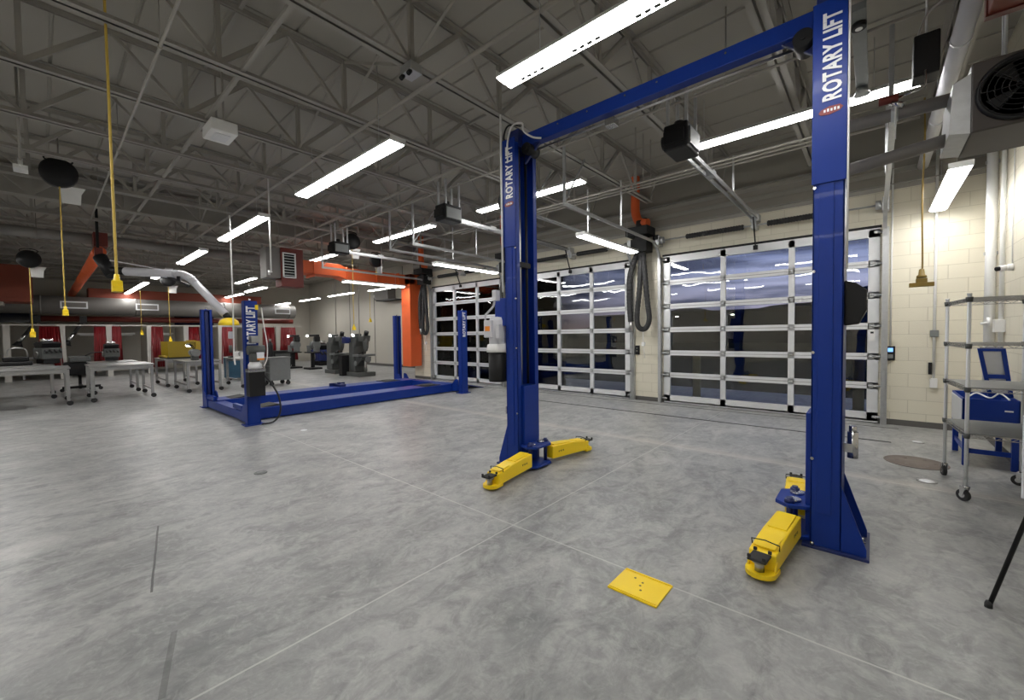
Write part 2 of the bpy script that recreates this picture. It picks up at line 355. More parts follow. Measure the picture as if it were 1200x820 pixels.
# ---------------------------------------------------------------- sectional glass garage doors
def garage_door(i, x0, x1, cols):
    root = bpy.data.objects.new('door_%d' % i, None); C.objects.link(root); struct(root); root.location = ((x0+x1)/2, YF, 0)
    W = x1-x0; h = W/2; yb, yf = .06, .02    # slab set just inside the opening
    fr = MB(); rows = [0.10, .60, 1.07, 1.56, 2.05, 2.55, 3.04]; cx = [-h+.05+(W-.10)*k/cols for k in range(cols+1)]
    for z in rows:
        t = .070 if z in (rows[0], rows[-1]) else .052
        fr.box(-h, h, -yf, yb-.02, z-t, z+t)
    fr.box(-h, h, -yf, yb-.02, 0, .06)
    for k, x in enumerate(cx):
        t = .085 if k in (0, cols) else .046
        fr.box(max(-h, x-t), min(h, x+t), -yf, yb-.025, .05, 3.09)
    fr.build('door_frame', 'alu', root)
    # seams between sections
    sm = MB()
    for z in rows[1:-1]: sm.box(-h+.005, h-.005, -yf-.002, -yf, z-.003, z+.003)
    sm.box(-h, h, -yf, yb, 0, .012); sm.build('door_seam', 'baseb', root)
    g = MB()
    for k in range(cols):
        for j in range(6):
            g.box(cx[k], cx[k+1], .012, .018, rows[j], rows[j+1])
    g.build('glazing', 'glass', root)
    hg = MB()
    for z in rows[1:-1]:
        for k, x in enumerate(cx):
            x = min(max(x, -h+.09), h-.09) if k in (0, cols) else x
            hg.box(x-.028, x+.028, -yf-.012, -yf, z-.035, z+.035); hg.cyl((x-.03, -yf-.014, z), (x+.03, -yf-.014, z), .009, 8)
    for z in rows:
        for sx in (-1, 1): hg.box(sx*(h-.0), sx*(h-.07), -yf-.014, -yf, z-.02, z+.02); hg.cyl((sx*(h-.03), -.03, z), (sx*(h+.04), -.03, z), .018, 8)
    hg.build('hinge', 'galv', root)
    for sx in (-1, 1):
        tk = MB(); x = sx*(h+.035)
        yk = -.10
        path = [(x, yk, .0), (x, yk, 2.95)]+[(x, yk-.42*(1-cos(a)), 2.95+.42*sin(a)) for a in [pi/2*k/6 for k in range(1, 7)]]+[(x, -3.72, 3.40)]
        for p, q in zip(path[:-1], path[1:]): tk.bar(p, q, .012, .055, (0, 1, 0) if abs(p[2]-q[2]) > abs(p[1]-q[1]) else (0, 0, 1)); 
        off = sx*.045
        for p, q in zip(path[:-1], path[1:]):
            p2 = (p[0]+off/2, p[1], p[2]); q2 = (q[0]+off/2, q[1], q[2]); tk.bar(p2, q2, .045, .006, (0, 1, 0) if abs(p[2]-q[2]) > abs(p[1]-q[1]) else (0, 0, 1))
        tk.box(x, x+sx*.07, yk+.02, 0, 0, 3.1)         # angle bracket down the jamb
        tk.build('track', 'galv', root)
        hn = MB(); hn.bar((x, -3.70, 3.40), (x, -3.70, 4.22), .035, .035); hn.bar((x, -3.70, 3.42), (x+sx*.02, -3.1, 4.22), .03, .01); hn.bar((x, -1.9, 3.42), (x, -1.9, 4.22), .03, .01)
        hn.build('track_hanger', 'galv', root)
    s = MB(); s.box(-h-.02, h+.02, -.03, 0, ZH-.01, ZH+.03); s.build('header_seal', 'black', root)
    sh = MB(); sh.cyl((-h-.1, -.16, 3.43), (h+.1, -.16, 3.43), .014, 10)
    for sx in (-1, 1): sh.box(sx*(h+.02), sx*(h+.10), -.22, 0, 3.33, 3.53); sh.cyl((sx*(h-.06), -.16, 3.43), (sx*(h+.01), -.16, 3.43), .07, 16)
    sh.box(-.04, .04, -.2, 0, 3.36, 3.50); sh.build('torsion_shaft', 'galv', root)
    for a, b in ((-h*.70, -h*.10), (h*.12, h*.66)):
        m = MB(); n = 44; m.tube([(a+(b-a)*k/n, -.16, 3.43) for k in range(n+1)], .047, 12, .10); m.build('torsion_spring', 'rubber', root)
    return root
for i, (a, b) in enumerate(DOORS): garage_door(i+1, a, b, 3)

# ---------------------------------------------------------------- outdoors beyond the glass
struct(MB().box(-120, 60, YF+.3, 140, -.25, -.02).build('ground', 'asphalt'))
def hills():
    m = MB(); n = 90; rnd = random.Random(3); vs = []
    for i in range(n+1):
        a = radians(-6+172*i/n); r = 230; z = 13+7*sin(a*5)+4*sin(a*13+1)+1.2*sin(a*41)
        for rr, zz in ((r, -2), (r+30, z), (r+90, z*1.1), (r+91, -2)): vs.append((rr*cos(a), rr*sin(a), zz))
    m.add(vs, [(4*i+j, 4*i+4+j, 4*i+5+j, 4*i+1+j) for i in range(n) for j in range(3)]); return m
struct(hills().build('hills', 'hill'))
bol = thing('bollard', 'yellow safety bollard outside the glass door nearest the block corner', 'bollard', (-3.05, 9.9, -.02))
MB().lathe([(.085, 0), (.085, .95), (.07, 1.02), (.03, 1.05), (.001, 1.055)], 20).build('post', 'bollard', bol)
MB().cyl((0, 0, 0), (0, 0, .03), .14, 20).build('collar', 'asphalt', bol)
for (x, l) in ((-6.75, 'yellow safety bollard outside the middle glass door'), (-10.75, 'yellow safety bollard outside the glass door by the orange duct'), (-8.35, 'yellow safety bollard outside, near the end of the farthest glass door'), (-.2, 'yellow safety bollard outside, behind the overhead door column')):
    dup(bol, (x, 9.9, -.02), label=l)
def street_lamp(x, y, label):
    t = thing('street_lamp', label, 'street lamp', (x, y, -.02)); MB().cyl((0,0,0), (0,0,3.4), .06, 10, .04).bar((0,0,3.35), (.5,0,3.45), .05).build('lamp_pole', 'greyplate', t)
    MB().box(.35, .75, -.12, .12, 3.40, 3.47).build('lamp_head', 'greyplate', t); MB().box(.4, .7, -.09, .09, 3.37, 3.40).build('lamp_lens', 'lampout', t)
street_lamp(-18.2, 50, 'distant parking lot lamp glowing beyond the middle glass door')
street_lamp(-12.2, 50, 'distant parking lot lamp glowing beyond the glass door by the corner')
b = thing('low_building', 'low dark building across the yard beyond the doors', 'building', (-20, 62, -.02))
MB().box(-16, 16, 0, 8, 0, 4.2).build('building_walls', 'hill', b); MB().box(-16.4, 16.4, -.4, 8.4, 4.2, 4.5).build('building_roof', 'asphalt', b)

# ---------------------------------------------------------------- roof framing
ZB, ZT = 4.2, 4.84
def joist():
    bot = MB(); y0, y1 = YB+.3, YF-.35
    for s in (-1, 1):
        bot.box(s*.012, s*.070, y0, y1, ZB, ZB+.009); bot.box(s*.012, s*.022, y0, y1, ZB, ZB+.06)
    top = MB()
    for s in (-1, 1):
        top.box(s*.012, s*.070, YB, YF, ZT+.045, ZT+.055); top.box(s*.012, s*.022, YB, YF, ZT-.01, ZT+.053)
    web = MB(); p = 1.30; y = y0+.15
    while y < y1:
        web.bar((0, y, ZB+.03), (0, y, ZT+.03), .05, .045)
        if y+p < y1+.2:
            web.bar((0, y, ZB+.03), (0, y+p/2, ZT+.03), .05, .045, (1,0,0)); web.bar((0, y+p/2, ZT+.03), (0, y+p, ZB+.03), .034, .034, (1,0,0))
        y += p
    web.bar((0, y1, ZB+.03), (0, YF, ZT+.02), .03, .02, (1,0,0)); web.bar((0, y0, ZB+.03), (0, YB, ZT+.02), .03, .02, (1,0,0))
    r = bpy.data.objects.new('roof_joist', None); C.objects.link(r); struct(r)
    bot.build('bottom_chord', 'joist', r); top.build('top_chord', 'joist', r); web.build('web', 'joist', r); return r
j0 = joist(); j0.location.x = .62
for k in range(1, 21): dup(j0, (.62-1.385*k, 0, 0))
# alcove joists beyond the step in the wall
def bridge(y, z, r=.016):
    struct(MB().bar((XL, y, z), (XR, y, z), .035, .006).bar((XL, y-.017, z+.017), (XR, y-.017, z+.017), .006, .035).build('roof_bridging_beam', 'joist'))
for y in (-4, 1.45, 4.62, 7.3): bridge(y, ZB+.03)
for y in (1.45, 4.62): bridge(y, ZT+.02)
def xbrace(y):
    m = MB()
    for k in range(20):
        a, b_ = .62-1.385*k, .62-1.385*(k+1)
        m.bar((a, y, ZB+.03), (b_, y, ZT+.02), .03, .006, (0,1,0)); m.bar((a, y, ZT+.02), (b_, y, ZB+.03), .006, .03, (0,1,0))
    struct(m.build('roof_cross_brace_beam', 'joist'))
xbrace(2.55)
# steel lintel ledger and roof beam on the step line
struct(MB().box(XJ-.1, XJ+.1, YB, YA, 4.30, 4.32).box(XJ-.1, XJ+.1, YB, YA, 4.80, 4.84).box(XJ-.01, XJ+.01, YB, YA, 4.3, 4.84).build('roof_beam', 'joist'))

# ---------------------------------------------------------------- pipes and big ducts under the roof
def pipe(name, label, cat, pts, r, m, n=12, hang=()):
    t = thing(name, label, cat, (0,0,0)); MB().tube(pts, r, n).build('pipe_run', m, t)
    if hang:
        for x, y, z in hang:
            h = MB(); h.cyl((x, y, z), (x, y, ZD), .006, 6); h.lathe([(r+.006, -.015), (r+.006, .015)], 14, (x, y, z), 'x' if abs(pts[0][0]-pts[1][0]) > abs(pts[0][1]-pts[1][1]) else 'y')
            h.build('pipe_hanger', m, t)
    return t
pipe('conduit', 'thin grey conduit under the joists running the length of the room', 'conduit', [(-13.8, .78, 4.1), (XR, .78, 4.1)], .013, 'joist', hang=[(-1.8-3*k, .78, 4.1) for k in range(4)])
pipe('sprinkler_pipe', 'grey sprinkler pipe crossing below the joists over the open floor', 'pipe', [(-13.8, 2.75, 4.12), (XR, 2.75, 4.12)], .022, 'joist', hang=[(-1.5-3*k, 2.75, 4.12) for k in range(5)])
pipe('conduit', 'thin conduit running along the far part of the ceiling over the four-post lift', 'conduit', [(-13.8, 4.84, 4.1), (XR, 4.84, 4.1)], .014, 'joist', hang=[(-1.2-3*k, 4.84, 4.1) for k in range(4)])
for z, y, l in ((3.98, 6.6, 'lowest'), (4.04, 6.9, 'middle'), (4.10, 7.2, 'uppermost')):
    pipe('conduit', 'slim grey conduit running above the garage door motors, %s of three' % l, 'conduit', [(-8, y, z), (.4, y, z)], .014, 'joist', hang=[(-6.2, y, z), (-3, y, z), (-.4, y, z)])
pipe('vent_pipe', 'fat pale round pipe running from above the cart to the door wall', 'pipe', [(.53, 4.42, 3.95), (.53, YF, 3.95)], .065, 'armwhite', hang=[(.53, 5.2, 3.95), (.53, 7, 3.95)])
pipe('round_duct', 'long pale grey round duct high at the far left of the ceiling', 'duct', [(-14.0, YB, 3.9), (-14.0, 7.5, 3.9)], .12, 'greyduct', 18, hang=[(-14, -4, 3.9), (-14, 0, 3.9), (-14, 4, 3.9)])

# ---------------------------------------------------------------- fluorescent fixtures
def fixture(L, slots, axis):
    r = bpy.data.objects.new('strip_light', None); C.objects.link(r)
    h = MB(); hl = L/2
    h.prism([(-.095, .0), (-.055, .055), (.055, .055), (.095, 0), (.088, 0), (.05, .05), (-.05, .05), (-.088, 0)], -hl, hl, 'x')
    h.box(-hl-.004, -hl, -.095, .095, -.01, .055).box(hl, hl+.004, -.095, .095, -.01, .055)
    h.build('housing', 'white', r)
    MB().prism([(-.086, .002), (-.068, -.022), (.068, -.022), (.086, .002)], -hl+.01, hl-.01, 'x').build('diffuser', 'diffuser', r)
    if slots:
        s = MB()
        for g in range(5):
            for k in range(4):
                x = -hl+.26+g*(L-.52)/4+(k-1.5)*.062
                s.box(x-.020, x+.020, .022, .050, -.0245, -.0205)
        s.build('louver_grille', 'castiron', r)
    for x in (-hl*.7, hl*.7): MB().cyl((x, 0, .05), (x, 0, .6), .003, 6).build('hanger', 'galv', r)
    return r
fx = fixture(2.44, True, 'x')
rowA = ['long strip light nearest the lift crossbeam, cut by the top of the photo', 'slotted strip light over the open floor, second in its row from the crossbeam',
  'strip light above the tall lettered post of the four-post lift', 'strip light between the four-post lift and the yellow hooded arm', 'small far strip light just above the pale exhaust arm',
  'distant strip light beyond the exhaust arm, sixth of its row', 'faint farthest strip light shining on the grey round duct']
rowB = ['strip light passing behind the lettered lift column, near the garage door motor', 'strip light partly hidden behind the lift column with the grey motor', 'strip light beside the hanging white door tracks above the four-post lift',
  'strip light just above the orange rectangular duct', 'distant strip light beyond the louvred heater', 'farthest strip light of the row behind the louvred heater']
def place(src, first, loc, rz, label, group, state=[None]):
    o = src if first else dup(src, loc, rz); o.location = loc; o.rotation_euler = (0,0,rz); return tag(o, label, 'ceiling light', group)
n = 0
for k, l in enumerate(rowA): place(fx, n == 0, (-1.06-3.96*k if k < 6 else -23.6, 2.55, 3.55), 0, l, 'strip lights in the row over the open floor'); n += 1
for k, l in enumerate(rowB): place(fx, False, (-.88-3.93*k, 5.93, 4.0), 0, l, 'strip lights in the row before the garage doors')
for k in range(5): place(fx, False, (-1.06-3.96*k, -.9, 3.55), 0, 'strip light behind the camera above the open floor', 'strip lights behind the camera')
for k in range(4): place(fx, False, (-1.06-3.96*k, -4.3, 3.55), 0, 'strip light behind the camera above the open floor', 'strip lights behind the camera')
fp = fixture(2.1, True, 'y')
piers = [((.68, 7.55, 3.22), 'bright strip light in the corner above the wire shelving cart'), ((-3.80, 7.20, 3.19), 'strip light hung crosswise over the pier between two glass doors'),
  ((-7.78, 7.20, 3.19), 'strip light hung crosswise beyond the motorised lift column'), ((-11.93, 7.05, 3.16), 'strip light hung crosswise beside the orange vertical duct')]
for k, (p, l) in enumerate(piers): place(fp, k == 0, p, pi/2, l, 'strip lights hung crosswise between the garage doors')
alc = [((-16.2, 10.0, 3.6), 'strip light in the alcove nearest the orange vertical duct'), ((-19.9, 9.85, 3.6), 'alcove strip light above the drilling machine'), ((-23.6, 9.9, 3.6), 'alcove strip light farthest from the orange duct, above the curtains'),
  ((-20.2, 6.2, 3.6), 'distant strip light beside the lettered lift post, nearer of two'), ((-23.6, 6.3, 3.6), 'distant strip light beside the lettered lift post, farther of two'), ((-25.0, 8.9, 3.38), 'small low strip light lighting the far grey duct')]
for p, l in alc: place(fx, False, p, 0, l, 'strip lights over the machines')

# ================================================================= TWO-POST LIFT
def arm(parent, pivot, ang, L, flip):
    """swing arm lying on the floor, pivoting at pivot, pointing along ang"""
    a = bpy.data.objects.new('swing_arm', None); C.objects.link(a); a.parent = parent; a.location = pivot; a.rotation_euler = (0, 0, ang)
    m = MB()   # outer box section, tapering down to the pad end
    m.prism([(.06, .20), (.06, .055), (L-.12, .035), (L-.12, .145), (L*.50, .185)], -.075, .075, 'y')
    m.build('arm_tube', 'yellow', a, .008)
    MB().prism([(.10, .203), (L*.45, .180), (L*.45, .194), (.10, .217)], -.055, .055, 'y').build('arm_cover_plate', 'yellow', a, .003)
    MB().prism([(L*.60, .174), (L*.80, .159), (L*.80, .166), (L*.60, .181)], -.060, .060, 'y').build('arm_stop_plate', 'yellow', a, .002)
    # side decal strokes on each side
    for s in (-1, 1):
        d = MB()
        for k, (u, wd) in enumerate(((.16, .012), (.185, .006), (.20, .014), (.225, .006), (.24, .012))): d.box(u, u+wd, s*.0755, s*.0765, .115+.008*(k % 2), .135)
        d.build('decal_lettering', 'brownyel', a)
    p = MB().prism([(cos(t)*.085+L-.10, sin(t)*.085) for t in [pi*k/10-pi/2 for k in range(11)]]+[(L-.18, .085), (L-.18, -.085)], .02, .05)
    p.prism([(L-.15, .05), (L-.15, .10), (L-.13, .10), (L-.10, .05)], -.08, -.068, 'y').prism([(L-.15, .05), (L-.15, .10), (L-.13, .10), (L-.10, .05)], .068, .08, 'y')
    p.build('arm_tip', 'yellow', a, .003)
    pad = MB().cyl((L-.07, 0, .05), (L-.07, 0, .105), .026, 16).cyl((L-.07, 0, .105), (L-.07, 0, .125), .042, 20)
    pad.build('pad_screw', 'steel', a)
    pp = MB()
    pp.box(L-.135, L-.005, -.05, .05, .125, .142)
    for sx in (L-.135, L-.02):
        for sy in (-.05, .03): pp.box(sx, sx+.015, sy, sy+.02, .142, .162)
    pp.build('lifting_pad', 'rubber', a, .004)
    MB().tube([(L-.19, -.075, .15), (L-.185, -.078, .185), (L-.185, 0, .195), (L-.185, .078, .185), (L-.19, .075, .15)], .004, 6).build('pad_wire_guard', 'black', a)
    return a

def column(parent, x, side):
    """side=+1: opens toward +x.  Column body y 3.48..3.86"""
    c = bpy.data.objects.new('column', None); C.objects.link(c); c.parent = parent; c.location = (x, 3.67, 0)
    s = side; T = 3.62
    m = MB()   # C-section: web on the outer side, two flanges with lips
    m.box(-.085*s, -.073*s, -.19, .19, .012, T)
    for q in (-1, 1):
        m.box(-.085*s, .085*s, q*.19, q*.178, .012, T)
        m.box(.085*s, .073*s, q*.19, q*.125, .012, T)
    m.build('column_channel', 'blue', c, .004)
    # folded outer ribs seen on the front face
    MB().box(-.05, .03, -.196, -.19, .25, 2.50).build('flange_rib', 'blue', c, .002)
    MB().box(-.092, .092, -.204, -.192, 2.48, 3.66).build('name_plate', 'blue', c, .003)
    mt = Matrix.Translation((.018, -.2075, 3.29)) @ Matrix.Rotation(-pi/2, 4, 'Y') @ Matrix.Rotation(pi/2, 4, 'X')
    lettering('name_lettering', 'ROTARY LIFT', .135, .0016, 'decal', c, mt, .66, .0042)
    r = MB()
    r.prism([(-.045, 2.925), (.0, 2.918), (.055, 2.930), (.072, 2.950), (.055, 2.968), (.0, 2.972), (-.045, 2.958), (-.058, 2.94)], -.2078, -.2042, 'y')
    lg = r.build('swash_logo', 'reddecal', c); w_ = MB()
    for k in range(5): w_.box(-.030+.018*k, -.019+.018*k, -.2085, -.2076, 2.938, 2.955+.003*(k % 2))
    w_.build('logo_lettering', 'decal', lg)
    b = MB().box(-.23*s, .13*s, -.22, .27, 0, .02); b.build('base_plate', 'bluedark', c, .003)
    for q in (-.19, .16):
        g = MB(); pl = [(-.085*s, .02), (-.215*s, .02), (-.215*s, .07), (-.085*s, .46)]
        g.prism(pl, q, q+.012, 'y').build('gusset', 'blue', c, .002)
    for px in (-.19, -.13):
        for py in (-.12, .06, .20): MB().cyl((px*s, py, .02), (px*s, py, .055), .011, 8).cyl((px*s, py, .02), (px*s, py, .03), .022, 6).build('anchor_bolt', 'chrome', c)
    MB().cyl((.07*s, -.205, .02), (.07*s, -.205, .045), .012, 8).build('anchor_bolt', 'chrome', c)
    # carriage riding in the channel, with the two blue yoke plates and restraint gears
    k = MB().box(-.06*s, .12*s, -.12, .12, .06, .92); k.build('carriage', 'blue', c, .006)
    for z0, z1 in ((.235, .262), (.022, .045)):
        y = MB(); y.prism([(.08*s, -.15), (.21*s, -.20), (.30*s, -.13), (.30*s, .13), (.21*s, .20), (.08*s, .15)], z0, z1); y.build('yoke_plate', 'blue', c, .004)
    for q in (-.14, .14):
        MB().cyl((.21*s, q, .03), (.21*s, q, .30), .020, 14).cyl((.21*s, q, .262), (.21*s, q, .285), .034, 6).build('pivot_pin', 'bluedark', c)
        MB().cyl((.19*s, q*.6, .262), (.19*s, q*.6, .278), .045, 18).build('restraint_gear', 'chrome', c)
    for q in (-1, 1):
        MB().cyl((.03*s, q*.06, .93), (.03*s, q*.06, 3.58), .016, 12).build('cylinder_rod', 'steel' if q < 0 else 'black', c)
    MB().box(-.03*s, .06*s, -.10, .10, 2.26, 2.32).build('cable_guide_bracket', 'black', c, .004)
    for z in (.62, 1.35, 1.9, 2.46): MB().cyl((.076*s, -.197, z), (.076*s, -.190, z), .010, 10).build('bolt', 'chrome', c)
    arm(c, (.20*s, -.14, 0), -pi/2+.10*s, .78, 1); arm(c, (.20*s, .14, 0), pi/2-.12*s, .85, 1)
    return c
lift = thing('two_post_lift', 'tall blue two-post car lift with lettered columns and yellow swing arms', 'car lift', (0, 0, 0))
colL = column(lift, -3.06, 1); colR = column(lift, -.235, -1)
cb = MB(); cb.box(-3.10, -.20, 3.62, 3.72, 3.60, 3.73); cb.build('crossbeam', 'blue', lift, .006)
for x, s in ((-3.06, 1), (-.235, -1)):
    MB().box(x-.08, x+.08, 3.55, 3.79, 3.58, 3.78).prism([(x+s*.08, 3.60), (x+s*.30, 3.60), (x+s*.08, 3.42)], 3.655, 3.685, 'y').build('beam_bracket', 'bluedark', lift, .004)
    MB().cyl((x+s*.16, 3.58, 3.55), (x+s*.16, 3.76, 3.55), .062, 24).cyl((x+s*.16, 3.57, 3.55), (x+s*.16, 3.58, 3.55), .018, 10).build('cable_pulley', 'black', lift)
for x in (-2.5, -2.15, -1.75, -1.45, -.9):
    MB().cyl((x, 3.617, 3.69), (x, 3.62, 3.69), .009, 8).build('beam_bolt', 'chrome', lift)
MB().cyl((-2.95, 3.74, 3.575), (-.35, 3.74, 3.575), .012, 8).build('shutoff_bar', 'steel', lift)
MB().box(-1.98, -1.88, 3.66, 3.76, 3.50, 3.57).build('limit_switch', 'chrome', lift, .004)
MB().tube(spline([(-3.07, 3.47, 3.40), (-3.05, 3.45, 3.62), (-3.02, 3.5, 3.80), (-2.98, 3.62, 3.86), (-2.9, 3.55, 3.72), (-2.78, 3.55, 3.62), (-2.7, 3.6, 3.60)]), .010, 8).build('hydraulic_hose', 'white', lift)
MB().tube(spline([(-3.13, 3.52, 3.60), (-3.15, 3.5, 3.72), (-3.08, 3.5, 3.82), (-2.98, 3.6, 3.82)]), .009, 8).build('safety_cable', 'black', lift)
# power unit on the outer side of the left column
pu = bpy.data.objects.new('power_unit', None); C.objects.link(pu); pu.parent = lift; pu.location = (-3.29, 3.50, 0)
MB().box(-.02, .16, -.02, .10, 1.60, 1.92).build('mount_bracket', 'blue', pu, .004)
MB().lathe([(.02, 1.38), (.095, 1.38), (.10, 1.40), (.10, 1.66), (.085, 1.70), (.02, 1.71)], 28).build('motor', 'armwhite', pu)
MB().box(-.10, .02, -.13, -.07, 1.47, 1.67).build('motor_switch_box', 'armwhite', pu, .01)
MB().box(-.075, .0, -.134, -.130, 1.545, 1.60).build('warning_label', 'orangelab', pu)
MB().lathe([(.03, 1.30), (.13, 1.30), (.135, 1.33), (.12, 1.39), (.05, 1.41)], 28).build('pump_head', 'white', pu)
MB().lathe([(.02, .96), (.105, .96), (.11, .98), (.11, 1.28), (.08, 1.30), (.02, 1.30)], 28).build('oil_reservoir', 'black', pu)
MB().box(.07, .13, -.16, -.09, 1.88, 2.00).build('junction_box', 'armwhite', pu, .006)
MB().box(.10, .15, -.14, -.09, 1.46, 1.62).build('disconnect_switch', 'armwhite', pu, .004)
MB().tube(spline([(.09, -.14, 1.88), (.08, -.15, 1.82), (.0, -.15, 1.76), (-.07, -.13, 1.72), (-.09, -.10, 1.66)]), .012, 8).build('motor_conduit', 'armwhite', pu)
MB().box(.135, .15, -.03, .02, .60, .68).build('release_handle_plate', 'chrome', pu)
# white power conduit down the lifted column edge
MB().tube([(-3.155, 3.455, 1.98), (-3.155, 3.455, 3.30), (-3.155, 3.455, 3.95)], .012, 8).build('power_conduit', 'white', lift)
MB().tube([(-.135, 3.46, 1.90), (-.135, 3.46, 3.60)], .006, 8).build('hose_line', 'white', lift)
MB().cyl((-.10, 3.66, .62), (-.10, 3.66, .80), .030, 16).box(-.15, -.10, 3.63, 3.69, .66, .72).cyl((-.10, 3.66, .80), (-.10, 3.66, .84), .022, 12).build('air_filter', 'chrome', lift)
# black angular box on the outside of the right column
bx = MB(); bx.prism([(-.15, 1.53), (-.15, 1.83), (-.09, 1.81), (-.035, 1.76), (-.035, 1.63), (-.075, 1.54)], 3.52, 3.74, 'y'); bx.build('adapter_cover_box', 'black', lift, .008)
bp = MB(); bp.lathe([(.02, -.03), (.12, -.03), (.12, .03), (.02, .03)], 28, (-3.22, 3.62, 3.05), 'y'); bp.build('air_hose_drum', 'black', lift)

# ================================================================= FOUR-POST LIFT
f4 = thing('four_post_lift', 'low blue four-post drive-on lift with lettered posts and two runways', 'car lift', (0, 0, 0))
posts = [(-8.10, 2.38, 1, -1), (-11.05, 2.40, -1, -1), (-8.02, 7.20, 1, 1), (-11.25, 7.36, -1, 1)]
for k, (x, y, sx, sy) in enumerate(posts):
    p = bpy.data.objects.new('post', None); C.objects.link(p); p.parent = f4; p.location = (x, y, 0)
    m = MB(); m.box(sx*.07, sx*.06, -.10, .10, .01, 2.13)
    for q in (-1, 1): m.box(-sx*.07, sx*.07, q*.10, q*.09, .01, 2.13); m.box(-sx*.07, -sx*.06, q*.10, q*.05, .01, 2.13)
    m.build('post_channel', 'blue', p, .003)
    MB().box(-.068, .068, -.098, .098, 2.12, 2.14).build('post_cap', 'blue', p)
    MB().cyl((0, 0, 2.14), (0, 0, 2.175), .016, 8).build('cap_bolt', 'chrome', p)
    MB().box(-.12, .12, -.15, .15, 0, .014).build('post_base_plate', 'blue', p)
    MB().box(-sx*.04, -sx*.03, -.03, .03, .1, 2.1).build('lock_ladder', 'bluedark', p)
    MB().cyl((-sx*.02, .02, .2), (-sx*.02, .02, 2.1), .006, 6).build('lift_cable', 'steel', p)
# lettering on the near-right post (faces the camera) and the far post by the doors
lettering('name_lettering', 'ROTARY LIFT', .185, .002, 'decal', f4, Matrix.Translation((-8.028, 2.38, 1.72)) @ Matrix.Rotation(pi/2, 4, 'Z') @ Matrix.Rotation(-pi/2, 4, 'Y') @ Matrix.Rotation(pi/2, 4, 'X'), .55, .006)
lettering('name_lettering', 'ROTARY LIFT', .125, .002, 'decal', f4, Matrix.Translation((-7.948, 7.20, 1.78)) @ Matrix.Rotation(pi/2, 4, 'Z') @ Matrix.Rotation(-pi/2, 4, 'Y') @ Matrix.Rotation(pi/2, 4, 'X'), .8, .004)
for y0, y1, name in ((2.30, 2.50, 0), (7.16, 7.40, 1)):
    m = MB(); m.box(-11.0, -8.15, y0, y1, .04, .20); m.build('crossmember', 'blue', f4, .006)
    for x in (-11.0, -8.16):
        s = 1 if x < -9 else -1
        for ya in (y0-.015, y1+.003): MB().prism([(x, .04), (x, .33), (x+s*.05, .36), (x+s*.14, .33), (x+s*.26, .20), (x+s*.30, .20), (x+s*.30, .04)], ya, ya+.012, 'y').build('cheek_plate', 'blue', f4)
for x0, x1 in ((-8.96, -8.42), (-10.80, -10.22)):
    m = MB(); m.box(x0, x1, 2.36, 7.30, .205, .22); m.box(x0, x0+.03, 2.36, 7.30, .02, .205); m.box(x1-.03, x1, 2.36, 7.30, .02, .205); m.build('runway', 'blue', f4, .004)
    MB().box(x0+.02, x1-.02, 2.30, 2.36, .22, .30).build('wheel_stop', 'blue', f4, .004)
    tp = MB().cyl(((x0+x1)/2, 6.55, .22), ((x0+x1)/2, 6.55, .245), .20, 28).box((x0+x1)/2-.24, (x0+x1)/2+.24, 6.30, 6.80, .22, .232); tp.build('turn_plate', 'rubber', f4)
    MB().prism([(2.62-.0, .22), (3.0, .22), (2.9, .25)], x0+.06, x1-.06, 'x').build('chock', 'rubber', f4)
    rp = MB().prism([(7.42, .20), (7.42, .185), (8.30, .0), (8.36, .0)], x0, x1, 'x'); rp.build('approach_ramp', 'blue', f4)
jb = MB().box(-10.7, -10.3, 5.0, 5.18, .22, .28).cyl((-10.5, 5.09, .28), (-10.5, 5.09, .32), .05, 14).box(-10.66, -10.6, 4.9, 5.3, .22, .30); jb.build('rolling_jack', 'bluedark', f4, .005)
# power unit and controls on the lettered post
q4 = bpy.data.objects.new('power_unit', None); C.objects.link(q4); q4.parent = f4; q4.location = (-7.91, 2.36, 0); q4.rotation_euler = (0, 0, pi/2)
MB().box(-.10, .14, -.10, .09, .52, .93).build('oil_reservoir', 'black', q4, .008)
MB().box(-.11, .15, -.11, .08, .93, .99).build('reservoir_lid', 'chrome', q4, .01)
MB().lathe([(.02, .99), (.10, .99), (.10, 1.05), (.07, 1.10), (.02, 1.11)], 20, (.01, -.02, 0)).build('pump_head', 'alu', q4)
MB().cyl((-.09, -.02, 1.30), (.16, -.02, 1.30), .078, 24).box(-.06, .06, -.10, .03, 1.10, 1.24).build('motor', 'castiron', q4)
MB().box(.02, .13, -.115, -.09, 1.16, 1.26).build('label_plate', 'paper', q4); MB().box(.02, .13, -.118, -.115, 1.13, 1.16).build('warning_label', 'orangelab', q4)
MB().box(-.05, .08, -.09, .05, 1.42, 1.54).build('control_box', 'steel', q4, .006)
MB().box(.03, .07, -.085, -.05, 1.98, 2.06).build('limit_switch', 'yellow', q4, .004)
MB().tube(spline([(.13, -.05, 2.02), (.16, -.05, 1.7), (.20, -.05, 1.4), (.19, -.05, 1.15), (.14, -.05, 1.02)]), .010, 8).build('white_cable', 'white', q4)
MB().tube(spline([(.12, -.03, .90), (.20, -.05, .78), (.34, -.08, .50), (.36, -.1, .22), (.26, -.08, .05), (.08, -.04, .03)]), .015, 8).build('hydraulic_hose', 'rubber', q4)
MB().tube(spline([(-.20, -.02, 3.6), (-.19, -.02, 2.9), (-.18, -.02, 2.2), (-.20, -.02, 1.55), (-.21, -.02, 1.20), (-.13, -.03, 1.05)]), .012, 8).build('power_conduit', 'white', f4, loc=(-8.08, 2.20, 0))
MB().box(-8.36, -8.28, 2.12, 2.19, 1.50, 1.62).build('conduit_box', 'armwhite', f4, .006)
t = thing('air_drop_pipe', 'white pipe dropping from the ceiling beside the lettered lift post conduit', 'pipe', (-7.98, 2.70, 0))
